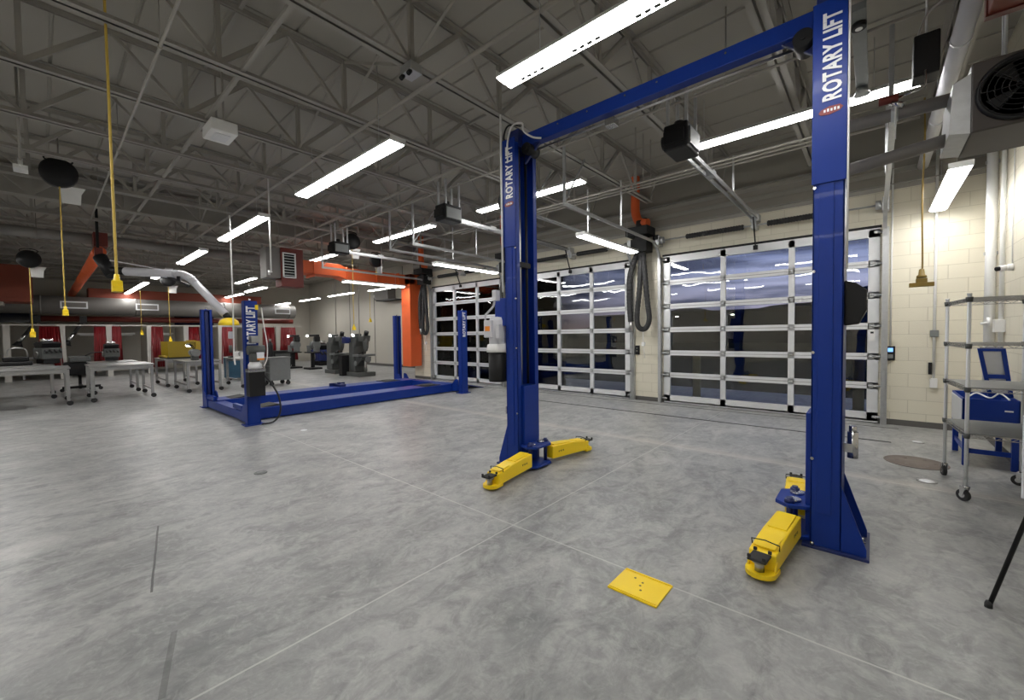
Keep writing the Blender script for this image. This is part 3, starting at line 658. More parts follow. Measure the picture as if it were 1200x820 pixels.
MB().cyl((0,0,2.66), (0,0,4.3), .013, 10).build('drop_pipe', 'white', t); MB().cyl((-.10,0,2.66), (.03,0,2.66), .013, 8).cyl((-.10,0,2.62), (-.10,0,2.70), .02, 8).build('drop_valve', 'white', t)

# ================================================================= floor anchor plate
t = thing('floor_plate', 'yellow rectangular steel plate lying on the concrete joint', 'floor plate', (-1.02, 2.28, 0))
MB().box(-.147, .147, -.125, .125, .0, .010).build('plate', 'yellow', t, .002)
for q in (-.118, .106): MB().box(-.14, .14, q, q+.012, .010, .016).build('folded_lip', 'yellow', t, .002)
for x, y in ((0, 0), (.0, .035), (.02, -.04), (-.055, .055)): MB().cyl((x, y, .010), (x, y, .0112), .007, 10).build('screw_hole', 'brownyel', t)

# ================================================================= garage door motors
def opener(x, label):
    t = thing('door_opener', label, 'garage door motor', (x, 0, 0))
    MB().box(-.13, .13, 4.62, 5.02, 3.50, 3.78).build('motor_housing', 'black', t, .02)
    MB().cyl((-.19, 4.78, 3.66), (-.13, 4.78, 3.66), .075, 20).cyl((-.19, 4.94, 3.70), (-.13, 4.94, 3.70), .05, 16).build('motor', 'black', t)
    MB().box(.13, .15, 4.66, 4.98, 3.54, 3.72).build('belt_guard', 'greyplate', t)
    MB().box(-.12, .10, 4.59, 4.64, 3.56, 3.70).build('control_box', 'black', t, .006)
    MB().cyl((-.02, 4.80, 3.78), (-.02, 4.80, 3.86), .05, 14).build('motor_cap', 'black', t)
    for k, s in enumerate((-1, 1)):
        MB().bar((s*.045, 5.0, 3.58), (s*.045, 8.62, 3.56), .018, .05).build('rail', 'galv', t)
    MB().bar((0, 5.0, 3.63), (0, 8.62, 3.61), .012, .012).build('drive_chain', 'black', t)
    MB().box(-.05, .05, 5.85, 6.0, 3.55, 3.63).build('trolley', 'galv', t)
    MB().box(-.07, .07, 8.60, 8.78, 3.50, 3.62).build('header_bracket', 'galv', t)
    MB().bar((0, 8.50, 3.56), (0, 8.70, 3.06), .02, .02).box(-.035, .035, 8.68, 8.73, 3.00, 3.08).build('door_arm', 'black', t)
    for a in ((-.10, 4.68), (.10, 4.68), (-.10, 4.98), (.10, 4.98)): MB().bar((a[0], a[1], 3.78), (a[0]*1.0, a[1], 4.2), .03, .03).build('hanging_strap', 'galv', t)
    MB().bar((0, 7.1, 3.60), (0, 7.1, 4.2), .025, .006).build('rail_strap', 'galv', t)
    return t
o1 = opener(-1.65, 'black garage door motor with long rail to the door by the cream corner')
dup(o1, (-5.68, 0, 0), label='black garage door motor above the middle door, behind the motorised lift column')
dup(o1, (-9.75, 0, 0), label='black garage door motor of the farthest door, near the orange rectangular duct')

# ================================================================= exhaust hose reels on the piers
def hose_reel(x, label, flip=1):
    t = thing('exhaust_hose_reel', label, 'exhaust hose reel', (x, 8.8, 0)); s = flip
    MB().tube(spline([(-.14*s, -.25, 4.85), (-.14*s, -.25, 4.4), (-.14*s, -.25, 4.12), (-.08*s, -.27, 3.93), (.02*s, -.30, 3.84), (.17*s, -.32, 3.80)], 5), .092, 16).build('orange_duct', 'orange', t)
    MB().box(-.27, .22, -.48, -.06, 3.56, 3.74).build('blower_box', 'black', t, .012)
    MB().cyl((.0, -.30, 3.74), (.0, -.30, 3.88), .10, 18).cyl((.06, -.22, 3.86), (.06, -.22, 3.94), .05, 12).build('blower_motor', 'black', t)
    MB().box(-.19, .17, -.40, -.08, 3.22, 3.50).box(-.12, .10, -.36, -.12, 3.48, 3.58).build('hose_hub', 'black', t, .012)
    MB().cyl((.24, -.20, 3.50), (.34, -.20, 3.50), .055, 14).build('balancer', 'black', t)
    L = spline([(.03, -.25, 3.24), (.07, -.25, 2.7), (.13, -.25, 2.1), (.16, -.25, 1.80), (.10, -.25, 1.62), (.0, -.25, 1.58), (-.09, -.25, 1.66), (-.11, -.25, 1.9), (-.05, -.25, 2.5), (-.02, -.25, 3.22)], 14)
    MB().tube(L, .055, 12, .055).build('hose_loop', 'rubber', t)
    L2 = spline([(-.10, -.22, 3.22), (-.20, -.22, 3.02), (-.29, -.22, 2.7), (-.30, -.22, 2.2), (-.27, -.22, 1.75)], 14)
    MB().tube(L2, .06, 12, .055).build('hose_tail', 'rubber', t)
    MB().cyl((-.27, -.22, 1.75), (-.26, -.22, 1.55), .05, 14, .04).build('exhaust_nozzle', 'steel', t)
    MB().cyl((.02, -.25, 1.55), (.03, -.25, 1.28), .008, 8).box(.0, .06, -.28, -.22, 1.22, 1.30).cyl((.03, -.25, 1.22), (.06, -.25, .95), .005, 6).build('pull_cord', 'white', t)
    return t
h1 = hose_reel(-3.76, 'black exhaust hose looped on the cream pier between two glass doors')
dup(h1, (-7.62, 8.8, 0), label='exhaust hose reel with orange elbow, mostly hidden behind the motorised lift column')
dup(h1, (-11.40, 8.8, 0), label='black exhaust hose looped beside the tall orange vertical duct')

# ================================================================= wall boxes and conduits on the door wall
t = thing('wall_controller', 'black door control with lit blue display on the cream block wall', 'door control', (.20, 8.8, 1.02))
MB().box(-.055, .055, -.045, 0, 0, .22).build('case', 'black', t, .006); MB().box(-.03, .03, -.047, -.045, .13, .19).build('display', 'screen', t); MB().box(-.03, .03, -.049, -.045, .03, .09).build('button', 'greyplate', t, .002)
t = thing('wall_controller', 'black door control low on the pier under the looped exhaust hose', 'door control', (-3.97, 8.8, 1.02))
MB().box(-.045, .045, -.045, 0, 0, .20).build('case', 'black', t, .006); MB().cyl((0, -.05, .14), (0, -.045, .14), .015, 12).cyl((0, -.05, .08), (0, -.045, .08), .015, 12).build('button', 'chrome', t)
t = thing('conduit', 'white conduit running down the wall to the blue-lit door control', 'conduit', (.20, 8.78, 0)); MB().cyl((0,0,1.24), (0,0,4.2), .011, 8).build('conduit_run', 'white', t)
t = thing('conduit', 'white conduit with small boxes on the cream wall beside the shelving cart', 'conduit', (.68, 8.77, 0))
MB().cyl((0,0,.75), (0,0,4.2), .018, 10).build('conduit_run', 'white', t); MB().box(-.045, .045, -.03, .03, 1.38, 1.48).build('switch_box', 'greyplate', t, .004); MB().box(-.04, .04, -.03, .03, .62, .76).build('outlet_box', 'white', t, .004); MB().box(-.06, -.02, -.04, -.01, .82, 1.0).build('outlet_plug', 'black', t, .004)
t = thing('label_tag', 'small white notice fixed to the door edge near the corner', 'notice', (-.02, 8.74, 0)); MB().box(-.035, .035, -.016, -.012, 1.32, 1.50).build('sheet', 'white', t); MB().box(-.02, .02, -.018, -.016, 1.44, 1.47).build('print', 'black', t)
# right-hand wall pipes
t = thing('wall_pipe', 'cream painted vertical pipe with brackets on the side block wall', 'pipe', (XR-.06, 8.0, 0))
MB().cyl((0,0,.6), (0,0,4.3), .05, 16).build('pipe_run', 'white', t)
for z in (2.45, 1.3, 3.6): MB().box(-.06, .06, -.015, .015, z-.02, z+.02).build('pipe_bracket', 'galv', t)
MB().cyl((-.02, -.12, 1.56), (-.02, .0, 1.56), .028, 12).cyl((-.02, -.12, 1.50), (-.02, -.12, 1.64), .022, 12).cyl((-.09, -.12, 1.56), (-.02, -.12, 1.56), .018, 10).build('valve', 'white', t)
t = thing('wall_pipe', 'thinner cream pipe beside the fat one on the side wall', 'pipe', (XR-.03, 7.55, 0)); MB().cyl((0,0,1.2), (0,0,4.3), .022, 12).build('pipe_run', 'white', t)
MB().box(-.06, .03, -.05, .05, 1.45, 1.60).build('pipe_tee', 'white', t, .006)
t = thing('security_camera', 'small white camera with dark lens on the side wall', 'camera', (XR, 7.2, 2.18))
MB().lathe([(.04, 0), (.04, -.04), (.03, -.05)], 16, (0, 0, 0), 'x').build('camera_base', 'white', t); MB().cyl((-.04, 0, 0), (-.11, -.03, -.01), .032, 16).build('camera_body', 'white', t); MB().cyl((-.11, -.03, -.01), (-.135, -.04, -.014), .024, 14).build('lens', 'black', t)
MB().tube([(-.01, 0, .04), (-.01, .02, .4), (-.01, .0, 1.6)], .006, 6).build('camera_cable', 'white', t)

# ================================================================= wire shelving cart
ct = thing('shelving_cart', 'tall wheeled wire shelving cart against the side wall, shelves empty', 'shelving cart', (.84, 5.66, 0), radians(4))
cw, cd = .255, .40
for sx in (-1, 1):
    for sy in (-1, 1):
        MB().cyl((sx*cw, sy*cd, .12), (sx*cw, sy*cd, 1.79), .0135, 14).cyl((sx*cw, sy*cd, 1.785), (sx*cw, sy*cd, 1.80), .016, 14).build('post', 'alu', ct)
        c = bpy.data.objects.new('caster', None); C.objects.link(c); c.parent = ct; c.location = (sx*cw, sy*cd, 0); c.rotation_euler = (0, 0, .9+.5*sx-.3*sy)
        MB().cyl((-.016, .015, .05), (.016, .015, .05), .05, 24).build('wheel', 'rubber', c, .006); MB().cyl((-.018, .015, .05), (.018, .015, .05), .022, 16).build('wheel_hub', 'chrome', c)
        MB().prism([(-.02, .13), (.03, .13), (.025, .05), (.005, .05)], -.024, -.019, 'x').prism([(-.02, .13), (.03, .13), (.025, .05), (.005, .05)], .019, .024, 'x').cyl((0, 0, .10), (0, 0, .135), .018, 12).build('fork', 'chrome', c)
for z, solid in ((1.76, 0), (1.36, 0), (.985, 1), (.585, 1)):
    m = MB()
    for zz in (z, z-.028):
        for s in (-1, 1): m.bar((-cw, s*cd, zz), (cw, s*cd, zz), .006).bar((s*cw, -cd, zz), (s*cw, cd, zz), .006)
    for s in (-1, 1):
        n = 20
        for k in range(n): m.bar((s*cw, -cd+2*cd*k/n, z if k % 2 else z-.028), (s*cw, -cd+2*cd*(k+1)/n, z-.028 if k % 2 else z), .004)
        n = 12
        for k in range(n): m.bar((-cw+2*cw*k/n, s*cd, z if k % 2 else z-.028), (-cw+2*cw*(k+1)/n, s*cd, z-.028 if k % 2 else z), .004)
    for k in range(29): m.bar((-cw, -cd+2*cd*(k+.5)/29, z+.003), (cw, -cd+2*cd*(k+.5)/29, z+.003), .0035)
    m.bar((0, -cd, z-.004), (0, cd, z-.004), .006)
    sh = m.build('wire_shelf', 'steel', ct)
    for sx in (-1, 1):
        for sy in (-1, 1): MB().lathe([(.020, z-.035), (.024, z+.008)], 14, (sx*cw, sy*cd, 0)).build('shelf_collar', 'castiron', sh)
    if solid: MB().box(-cw+.008, cw-.008, -cd+.008, cd-.008, z+.005, z+.008).build('shelf_liner', 'greyplate', sh)

# ================================================================= blue parts washer in the corner
pw = thing('parts_washer', 'dark blue open-lidded parts washer standing behind the shelving cart', 'parts washer', (0, 0, 0))
m = MB(); x0, x1, y0, y1, z0, z1 = .74, 1.15, 6.62, 7.42, .38, .74
m.box(x0, x1, y0, y0+.015, z0, z1).box(x0, x1, y1-.015, y1, z0, z1).box(x0, x0+.015, y0, y1, z0, z1).box(x1-.015, x1, y0, y1, z0, z1).box(x0, x1, y0, y1, z0, z0+.015); m.build('tank', 'blue', pw, .004)
MB().box(x0-.006, x0, y0+.02, y1-.02, z0+.03, z1-.02).build('side_panel', 'alu', pw, .003)
MB().box(x0+.01, x1-.01, y0+.01, y1-.01, z0+.20, z0+.21).build('work_tray', 'galv', pw)
ld = MB()
for bx_, tx in ((.985, .88), (1.135, 1.05)): ld.bar((bx_, 6.95, .74), (tx, 6.82, 1.28), .035, .02, (0,1,0))
for f in (.03, .42, .98): ld.bar((.985-.105*f, 6.95-.13*f, .74+.54*f), (1.135-.085*f, 6.95-.13*f, .74+.54*f), .02, .045)
ld.build('lid_frame', 'blue', pw, .003)
MB().add([(.99, 6.962, .76), (1.13, 6.962, .76), (1.045, 6.835, 1.27), (.885, 6.835, 1.27), (.99, 6.974, .76), (1.13, 6.974, .76), (1.045, 6.847, 1.27), (.885, 6.847, 1.27)], [(0,1,2,3), (4,7,6,5), (0,4,5,1), (1,5,6,2), (2,6,7,3), (3,7,4,0)]).build('lid_panel', 'alu', pw)
for x in (x0+.03, x1-.03):
    for y in (y0+.03, y1-.03): MB().box(x-.025, x+.025, y-.025, y+.025, 0, z0).build('leg', 'blue', pw, .003)
MB().box(x0+.03, x1-.03, y0+.02, y0+.04, .14, .19).box(x0+.02, x0+.04, y0+.03, y1-.03, .14, .19).build('leg_brace', 'blue', pw)
MB().tube(spline([(.80, 6.7, .76), (.86, 6.75, .79), (.95, 6.7, .75), (1.02, 6.72, .80), (1.08, 6.66, .74)]), .008, 8).build('spigot_hose', 'white', pw)
MB().box(1.04, 1.10, y0-.002, y0, .62, .635).build('brand_strip', 'decal', pw)

# ================================================================= presentation easel at the frame edge
es = thing('board_easel', 'black easel leg and white board edge beside the shelving cart', 'easel', (.78, 3.36, 0))
apex = (.05, 0, 1.45)
for q, l in (((-.30, -.05, 0), 'leg'), ((.28, -.12, 0), 'leg'), ((.05, .25, 0), 'leg')):
    lg = MB().cyl(q, apex, .010, 10).cyl(tuple(Vector(q).lerp(Vector(apex), .38)), apex, .014, 10).build('leg', 'black', es)
    MB().lathe([(.016, 0), (.016, .02), (.011, .035)], 12, q).build('rubber_foot', 'rubber', lg)
MB().box(-.185, .36, .02, .03, .60, 1.04).build('whiteboard', 'paper', es, .003)
MB().box(-.10, .30, -.02, .02, .585, .60).build('board_ledge', 'black', es)

# ================================================================= unit heater and its ducts above the cart
uh = thing('unit_heater', 'big dark grey fan heater box hung near the side wall above the cart', 'fan heater', (0, 0, 0))
MB().box(.455, 1.12, 4.0, 4.55, 2.76, 3.20).build('heater_case', 'heatbrown', uh, .01)
MB().prism([(.455, 3.14), (.455, 2.76), (.36, 2.78), (.375, 3.10)], 4.0, 4.5, 'y').build('intake_hood', 'galv', uh)
MB().lathe([(.20, 0), (.20, -.02), (.185, -.03), (.17, .0)], 32, (.67, 4.0, 2.98), 'y').build('fan_ring', 'black', uh)
g = MB()
for r in (.03, .06, .09, .12, .15, .18): g.tube([(.67+r*cos(a), 3.965, 2.98+r*sin(a)) for a in [2*pi*k/28 for k in range(29)]], .003, 5)
for k in range(4): g.bar((.67-.18*cos(k*pi/4), 3.962, 2.98-.18*sin(k*pi/4)), (.67+.18*cos(k*pi/4), 3.962, 2.98+.18*sin(k*pi/4)), .004)
g.build('fan_guard', 'black', uh)
for k in range(4):
    a = k*pi/2+.3; MB().add([(.67+.03*cos(a), 3.99, 2.98+.03*sin(a)), (.67+.16*cos(a), 3.985, 2.98+.16*sin(a)), (.67+.16*cos(a+.6), 3.975, 2.98+.16*sin(a+.6)), (.67+.03*cos(a+.6), 3.98, 2.98+.03*sin(a+.6)),
      (.67+.03*cos(a), 3.992, 2.98+.03*sin(a)), (.67+.16*cos(a), 3.988, 2.98+.16*sin(a)), (.67+.16*cos(a+.6), 3.978, 2.98+.16*sin(a+.6)), (.67+.03*cos(a+.6), 3.983, 2.98+.03*sin(a+.6))], [(0,1,2,3), (4,7,6,5), (0,4,5,1), (1,5,6,2), (2,6,7,3), (3,7,4,0)]).build('fan_blade', 'black', uh)
for x in (.66, 1.08):
    for y in (4.42, 4.50): MB().cyl((x, y, 3.20), (x, y, 4.85), .008, 8).build('hanger_rod', 'galv', uh)
t = thing('flue_duct', 'grey round duct running from the fan heater past the lift column, upper of two', 'duct', (0, 0, 0)); MB().cyl((.455, 4.3, 3.12), (-.2, 4.3, 3.12), .045, 20).build('duct_run', 'greyduct', t)
MB().lathe([(.052, -.02), (.052, .02)], 20, (.10, 4.3, 3.12), 'x').build('duct_band', 'galv', t)
t = thing('flue_duct', 'grey round duct running from the fan heater past the lift column, lower of two', 'duct', (0, 0, 0)); MB().cyl((.40, 4.25, 2.83), (-.2, 4.25, 2.76), .045, 20).build('duct_run', 'greyduct', t)
t = thing('gas_valve', 'small red and chrome valve on the flue duct beside the lettered column', 'valve', (.06, 4.25, 3.20))
MB().cyl((-.05, 0, .02), (.06, 0, .02), .028, 14).build('valve_body', 'redpipe', t); MB().cyl((.02, 0, -.01), (.09, 0, -.05), .022, 12).build('valve_union', 'chrome', t); MB().tube([(.06, 0, .02), (.16, 0, .03), (.20, 0, .05), (.20, 0, .16)], .008, 8).build('gas_pipe', 'chrome', t)
MB().cyl((.045, 0, .0), (.045, 0, -.28), .006, 6).build('drip_pipe', 'white', t)
t = thing('motor_box', 'black motor box hung above the fan heater ducts', 'motor box', (.22, 4.4, 3.50))
MB().box(-.02, .12, -.08, .10, -.14, .16).build('case', 'black', t, .01); MB().tube(spline([(.0, -.05, .15), (.05, -.05, .30), (.16, -.05, .38)]), .008, 8).build('flex_cable', 'galv', t); MB().cyl((.05, 0, .16), (.05, 0, 1.3), .008, 6).build('hanger_rod', 'galv', t)
t = thing('orange_duct', 'orange square duct crossing the top corner above the fan heater', 'duct', (0, 0, 0)); MB().box(.56, 1.15, 3.2, 4.35, 3.62, 4.0).build('duct_run', 'redduct', t, .01); MB().box(.55, 1.16, 4.30, 4.36, 3.61, 4.01).build('duct_flange', 'darkred', t)
t = thing('trunk_duct', 'flat grey rectangular ceiling bar ending in a small lamp beside the column', 'duct', (-.12, 0, 0)); MB().box(-.05, .05, 4.4, 5.9, 4.06, 4.12).build('bar', 'greyplate', t, .004)
MB().cyl((0, 4.6, 4.06), (0, 4.6, 4.02), .05, 18).build('lamp_bezel', 'black', t); MB().cyl((0, 4.6, 4.02), (0, 4.6, 4.015), .025, 14).build('lamp_lens', 'white', t); MB().cyl((0, 5.8, 4.06), (0, 5.8, 3.98), .045, 14, .07).build('lamp_bell', 'galv', t)

# ================================================================= cord reels with hanging outlets
def cord_drop(x, y, zt, zb, label, reel=1, cm='cord', om='yellow', two=False, s=1.0, wide=False, rr=1.0):
    t = thing('cord_reel', label, 'hanging power cord', (x, y, 0))
    MB().cyl((0, 0, zt), (0, 0, 4.86), .010, 6).build('hanger_rod', 'joist', t)
    if reel:
        MB().lathe([(.03*rr, -.12*rr), (.15*rr, -.11*rr), (.205*rr, -.07*rr), (.205*rr, .07*rr), (.15*rr, .11*rr), (.03*rr, .12*rr)], 26, (0, 0, zt), 'x').build('reel_drum', 'black', t)
        MB().prism([(-.16*rr, -.16*rr), (.16*rr, -.16*rr), (.11*rr, -.26*rr), (.10*rr, -.42*rr), (-.10*rr, -.42*rr), (-.11*rr, -.26*rr)], -.02, -.005, 'x').build('mount_plate', 'white', t, loc=(-.05, .12*rr, zt))
        MB().tube([(.0, .15*rr*cos(a), zt+.20*rr+.05*rr*sin(a)) for a in [2*pi*k/16 for k in range(17)]], .012, 6).build('reel_bracket', 'black', t)
    k = 1.35*s; zc = zb+.16*k
    wob = [(0.0, 0, zt-.1), (.008, 0, zt-(zt-zc)*.3), (-.006, .0, zt-(zt-zc)*.6), (.006, 0, zc+.08), (0, 0, zc)]
    MB().tube(spline(wob), .009, 8).build('cord', cm, t)
    if two: MB().tube(spline([(a-.022, b_, c) for a, b_, c in wob[:-1]]+[(-.012, 0, zc)]), .009, 8).build('cord', cm, t)
    MB().lathe([(r_*k, h_*k) for r_, h_ in ((.012, .16), (.018, .155), (.022, .11), (.034, .10), (.036, .08))], 16, (0, 0, zb)).build('cord_grip', om, t)
    m = MB()
    if wide: m.box(-.11, .11, -.04, .04, zb, zb+.05).box(-.05, .05, -.04, .04, zb+.05, zb+.10)
    else: m.prism([(-.058*k, zb), (.058*k, zb), (.052*k, zb+.045*k), (.038*k, zb+.05*k), (.036*k, zb+.10*k), (-.036*k, zb+.10*k), (-.038*k, zb+.05*k), (-.052*k, zb+.045*k)], -.035*k, .035*k, 'y')
    m.build('outlet_box', om, t, .004)
    return t
cord_drop(-4.97, .45, 4.62, 1.92, 'big yellow outlet box on a doubled yellow cord nearest the camera', 0, two=True, s=.72)
cord_drop(-10.20, .28, 4.28, 1.92, 'yellow cord dropping from the largest black reel', s=.74, rr=1.1)
cord_drop(-16.88, -.15, 3.68, 1.60, 'yellow cord dropping in front of the big red box duct', s=1.1, rr=1.1)
cord_drop(-18.0, 2.89, 3.5, 1.42, 'cord hanging above the amber screened bench', s=.8)
cord_drop(-22.4, 2.70, 3.6, 1.70, 'faint cord hanging before the booths, seen beyond the exhaust arm', 0, s=.9)
cord_drop(-10.42, 5.5, 4.02, 1.68, 'yellow cord dropping past the orange rectangular duct', s=.7)
cord_drop(-15.63, 8.97, 3.55, 2.10, 'short yellow cord under the alcove strip light', 0, s=.8)
cord_drop(.435, 7.15, 4.4, 2.02, 'wide brown outlet box on a dark cord in front of the cream wall', 0, 'brownyel', 'brownyel', wide=True)
cord_drop(-11.6, 6.9, 3.85, 3.4, 'small black reel above the orange duct with its cord wound in', s=.5)

# ================================================================= small ceiling things
t = thing('ceiling_heater_box', 'square white box with a grille below the joists over the open floor', 'ceiling box', (-6.18, 1.56, 0))
MB().box(-.20, .20, -.14, .14, 4.02, 4.16).build('case', 'white', t, .01); MB().box(-.12, .12, -.08, .08, 4.012, 4.02).build('grille', 'alu', t)
for s in (-1, 1): MB().bar((s*.15, 0, 4.16), (s*.15, 0, 4.84), .02).build('hanger_rod', 'joist', t)
t = thing('hanging_sensor', 'small white fixture on a long rod at the far left of the ceiling', 'sensor', (-7.85, -.10, 0))
MB().cyl((0, 0, 3.66), (0, 0, 4.85), .013, 8).build('rod', 'joist', t); MB().box(-.10, .10, -.06, .06, 3.58, 3.63).prism([(-.02, 3.63), (.12, 3.60), (-.02, 3.74)], -.02, .02, 'y').build('case', 'white', t)
t = thing('junction_light', 'tiny square emergency light where the conduit crosses the joist', 'ceiling box', (-3.50, 2.52, 0))
MB().box(-.09, .09, -.07, .07, 4.10, 4.19).build('case', 'galv', t, .006)
for s in (-1, 1): MB().cyl((.06*s, -.05, 4.10), (.06*s, -.08, 4.06), .022, 12).build('lamp_head', 'black', t)

# ================================================================= pale exhaust arm with yellow hood
ex = thing('fume_extractor', 'pale jointed fume arm with a yellow hood hanging by the four-post lift', 'fume arm', (0, 0, 0))
MB().box(-13.50, -13.36, .86, 1.0, 3.30, 3.62).build('wall_bracket', 'darkred', ex, .01)
MB().bar((-13.43, .92, 3.3), (-13.43, .92, 4.85), .05, .05).build('drop_post', 'black', ex)
MB().cyl((-13.43, .95, 3.42), (-13.20, 1.12, 2.98), .13, 20, .11).build('swivel_joint', 'black', ex)
MB().cyl((-13.28, 1.06, 3.12), (-12.98, 1.33, 3.08), .085, 18).build('swivel_collar', 'black', ex)
MB().cyl((-12.98, 1.33, 3.08), (-12.12, 2.07, 3.00), .095, 22).build('upper_tube', 'armwhite', ex)
MB().bar((-13.25, 1.10, 3.34), (-12.35, 1.87, 3.11), .02, .02).build('spring_rod', 'armwhite', ex)
MB().tube(spline([(-12.12, 2.07, 3.00), (-11.98, 2.19, 2.98), (-11.85, 2.30, 2.90), (-11.76, 2.38, 2.78)], 8), .088, 18, .05).build('elbow_hose', 'armwhite', ex)
MB().bar((-12.2, 1.96, 2.94), (-11.82, 2.28, 2.72), .04, .05).cyl((-11.95, 2.08, 2.88), (-11.93, 2.14, 2.88), .06, 14).build('elbow_bracket', 'black', ex)
MB().cyl((-11.76, 2.38, 2.78), (-11.25, 2.82, 2.05), .085, 22).build('lower_tube', 'armwhite', ex)
MB().cyl((-11.25, 2.82, 2.05), (-11.18, 2.86, 1.96), .07, 16).build('hood_joint', 'black', ex)
MB().lathe([(.06, .12), (.11, .10), (.18, .05), (.20, .0), (.205, -.05), (.19, -.055), (.16, -.01), (.001, .02)], 28, (-11.18, 2.86, 1.86)).build('hood', 'yellow', ex)
t = thing('orange_duct', 'slanting orange round duct leading away from the pale fume arm', 'duct', (0, 0, 0)); MB().cyl((-13.5, .95, 3.55), (-27.45, .95, 3.55), .12, 24).build('duct_run', 'orange', t)
for x in (-14.2, -17, -20, -23, -26): MB().lathe([(.127, -.02), (.127, .02)], 24, (x, .95, 3.55), 'x').build('duct_band', 'orange', t)
MB().box(-13.84, -13.5, .86, 1.1, 3.68, 4.0).build('fan_box', 'darkred', t, .01)

# ================================================================= louvred heater and orange rectangular duct run
lh = thing('louvred_heater', 'dark red hanging heater with a bright louvred grille', 'unit heater', (0, 0, 0))
MB().box(-11.25, -10.85, 3.90, 4.42, 2.76, 3.70).build('heater_body', 'darkred', lh, .01)
MB().box(-11.3, -10.88, 3.58, 3.90, 2.95, 3.68).build('rear_case', 'greyduct', lh, .01)
fg = MB()
for a in ((3.93, 3.955, 2.97, 3.58), (4.205, 4.23, 2.97, 3.58), (3.93, 4.23, 2.97, 2.995), (3.93, 4.23, 3.555, 3.58)): fg.box(-10.85, -10.81, *a)
fg.build('grille_frame', 'white', lh)
MB().box(-10.85, -10.845, 3.95, 4.21, 2.99, 3.56).build('grille_back', 'black', lh)
gg = MB()
for k in range(8): gg.bar((-10.83, 3.95, 3.03+.068*k), (-10.83, 4.21, 3.03+.068*k), .022, .010)
gg.build('louvre_grille', 'white', lh)
for y in (3.95, 4.35): MB().cyl((-11.1, y, 3.7), (-11.1, y, 4.85), .01, 8).build('hanger_rod', 'joist', lh)
od = thing('orange_duct', 'orange rectangular duct run turning down beside the exhaust hose pier', 'duct', (0, 0, 0))
MB().box(-12.55, -12.06, 4.75, 5.95, 3.32, 3.68).build('plenum', 'orange', od, .01)
MB().prism([(5.95, 3.32), (5.95, 3.68), (6.15, 3.60), (6.15, 3.26)], -12.55, -12.06, 'x').build('transition', 'orange', od)
MB().box(-12.50, -12.10, 6.15, 8.28, 3.26, 3.60).build('duct_run', 'orange', od, .01)
for y in (5.2, 6.2, 7.2, 8.0): MB().box(-12.57, -12.04, y-.015, y+.015, 3.24, 3.70 if y < 6 else 3.62).build('duct_flange', 'orange', od)
MB().box(-12.34, -11.84, 8.28, 8.72, .46, 3.60).build('down_duct', 'orange', od, .008)
for z in (1.4, 2.6): MB().box(-12.35, -11.83, 8.27, 8.73, z-.01, z+.01).build('duct_seam', 'orange', od)
MB().box(-12.1, -11.84, 8.28, 8.5, 3.26, 3.6).build('elbow', 'orange', od)
for y in (5.0, 7.0): MB().cyl((-12.3, y, 3.6), (-12.3, y, 4.85), .01, 8).build('hanger_rod', 'joist', od)
uh2 = thing('unit_heater', 'dark box heater high on the alcove wall with a small lamp', 'fan heater', (-18.2, 11.3, 3.3)); MB().box(-.6, .6, -.25, .18, 0, .55).build('case', 'greyduct', uh2, .01); MB().box(-.4, 1.3, -.3, .18, -.06, -.02).build('shelf_bracket', 'black', uh2); MB().cyl((-.62, -.1, .25), (-.75, -.1, .2), .12, 14).build('lamp', 'white', uh2)

# ================================================================= far end: ducts, pipe and welding booths
t = thing('box_duct', 'huge rust red box duct hanging at the far left', 'duct', (0, 0, 0)); MB().box(-22.6, -21.4, -3.5, -.16, 2.82, 4.05).build('duct_body', 'redduct', t, .02); MB().box(-21.40, -21.36, -3.5, -.14, 2.95, 4.0).build('duct_flange', 'redduct', t); MB().box(-22.5, -21.6, -3.4, -.8, 2.72, 2.82).build('outlet_frame', 'beige', t)
t = thing('long_duct', 'long rust red duct crossing the far end above the grey duct', 'duct', (0, 0, 0)); MB().box(-25.6, -24.9, 1.35, 7.9, 3.10, 3.72).build('duct_run', 'redduct', t, .02)
for y in (2.6, 4.1, 5.6): MB().box(-25.62, -24.88, y-.03, y+.03, 3.08, 3.74).build('duct_flange', 'redduct', t)
t = thing('long_duct', 'long bare grey round duct crossing the far end over the booths', 'duct', (0, 0, 0)); MB().cyl((-24.3, -5, 2.92), (-24.3, 9.3, 2.92), .36, 28).build('duct_run', 'greyduct', t)
for y in (-3, 0, 2.75, 6, 9): MB().lathe([(.37, -.03), (.37, .03)], 28, (-24.3, y, 2.92), 'y').build('duct_band', 'greyduct', t)
for y in (.9, 3.1, 8.6):
    rg = MB().box(-23.95, -23.90, y-.38, y+.38, 2.78, 3.06).build('register', 'alu', t); MB().box(-23.90, -23.89, y-.33, y+.33, 2.83, 3.01).build('register_louvre', 'greyduct', rg)
t = thing('sprinkler_pipe', 'dark red pipe running along the far wall just above the booth rail', 'pipe', (0, 0, 0)); MB().cyl((-24.75, -.2, 2.40), (-24.75, 9.4, 2.40), .12, 16).build('pipe_run', 'redpipe', t)
t = thing('glazed_band', 'dark glazed panel high on the far wall above the booths', 'window panel', (XL, 0, 0))
MB().box(.02, .06, -2.4, -.3, 2.3, 2.75).build('panel_frame', 'navy', t); MB().box(.02, .06, 4.6, 6.3, 2.25, 2.75).build('panel_glass', 'navy', t)
ZRl = 2.12
rl = thing('welding_booth', 'long white rail frame with posts carrying the red welding curtains', 'booth frame', (-24, 0, 0))
MB().bar((0, -4.5, ZRl), (0, 9.6, ZRl), .04, .05).build('top_rail', 'whiteb', rl)
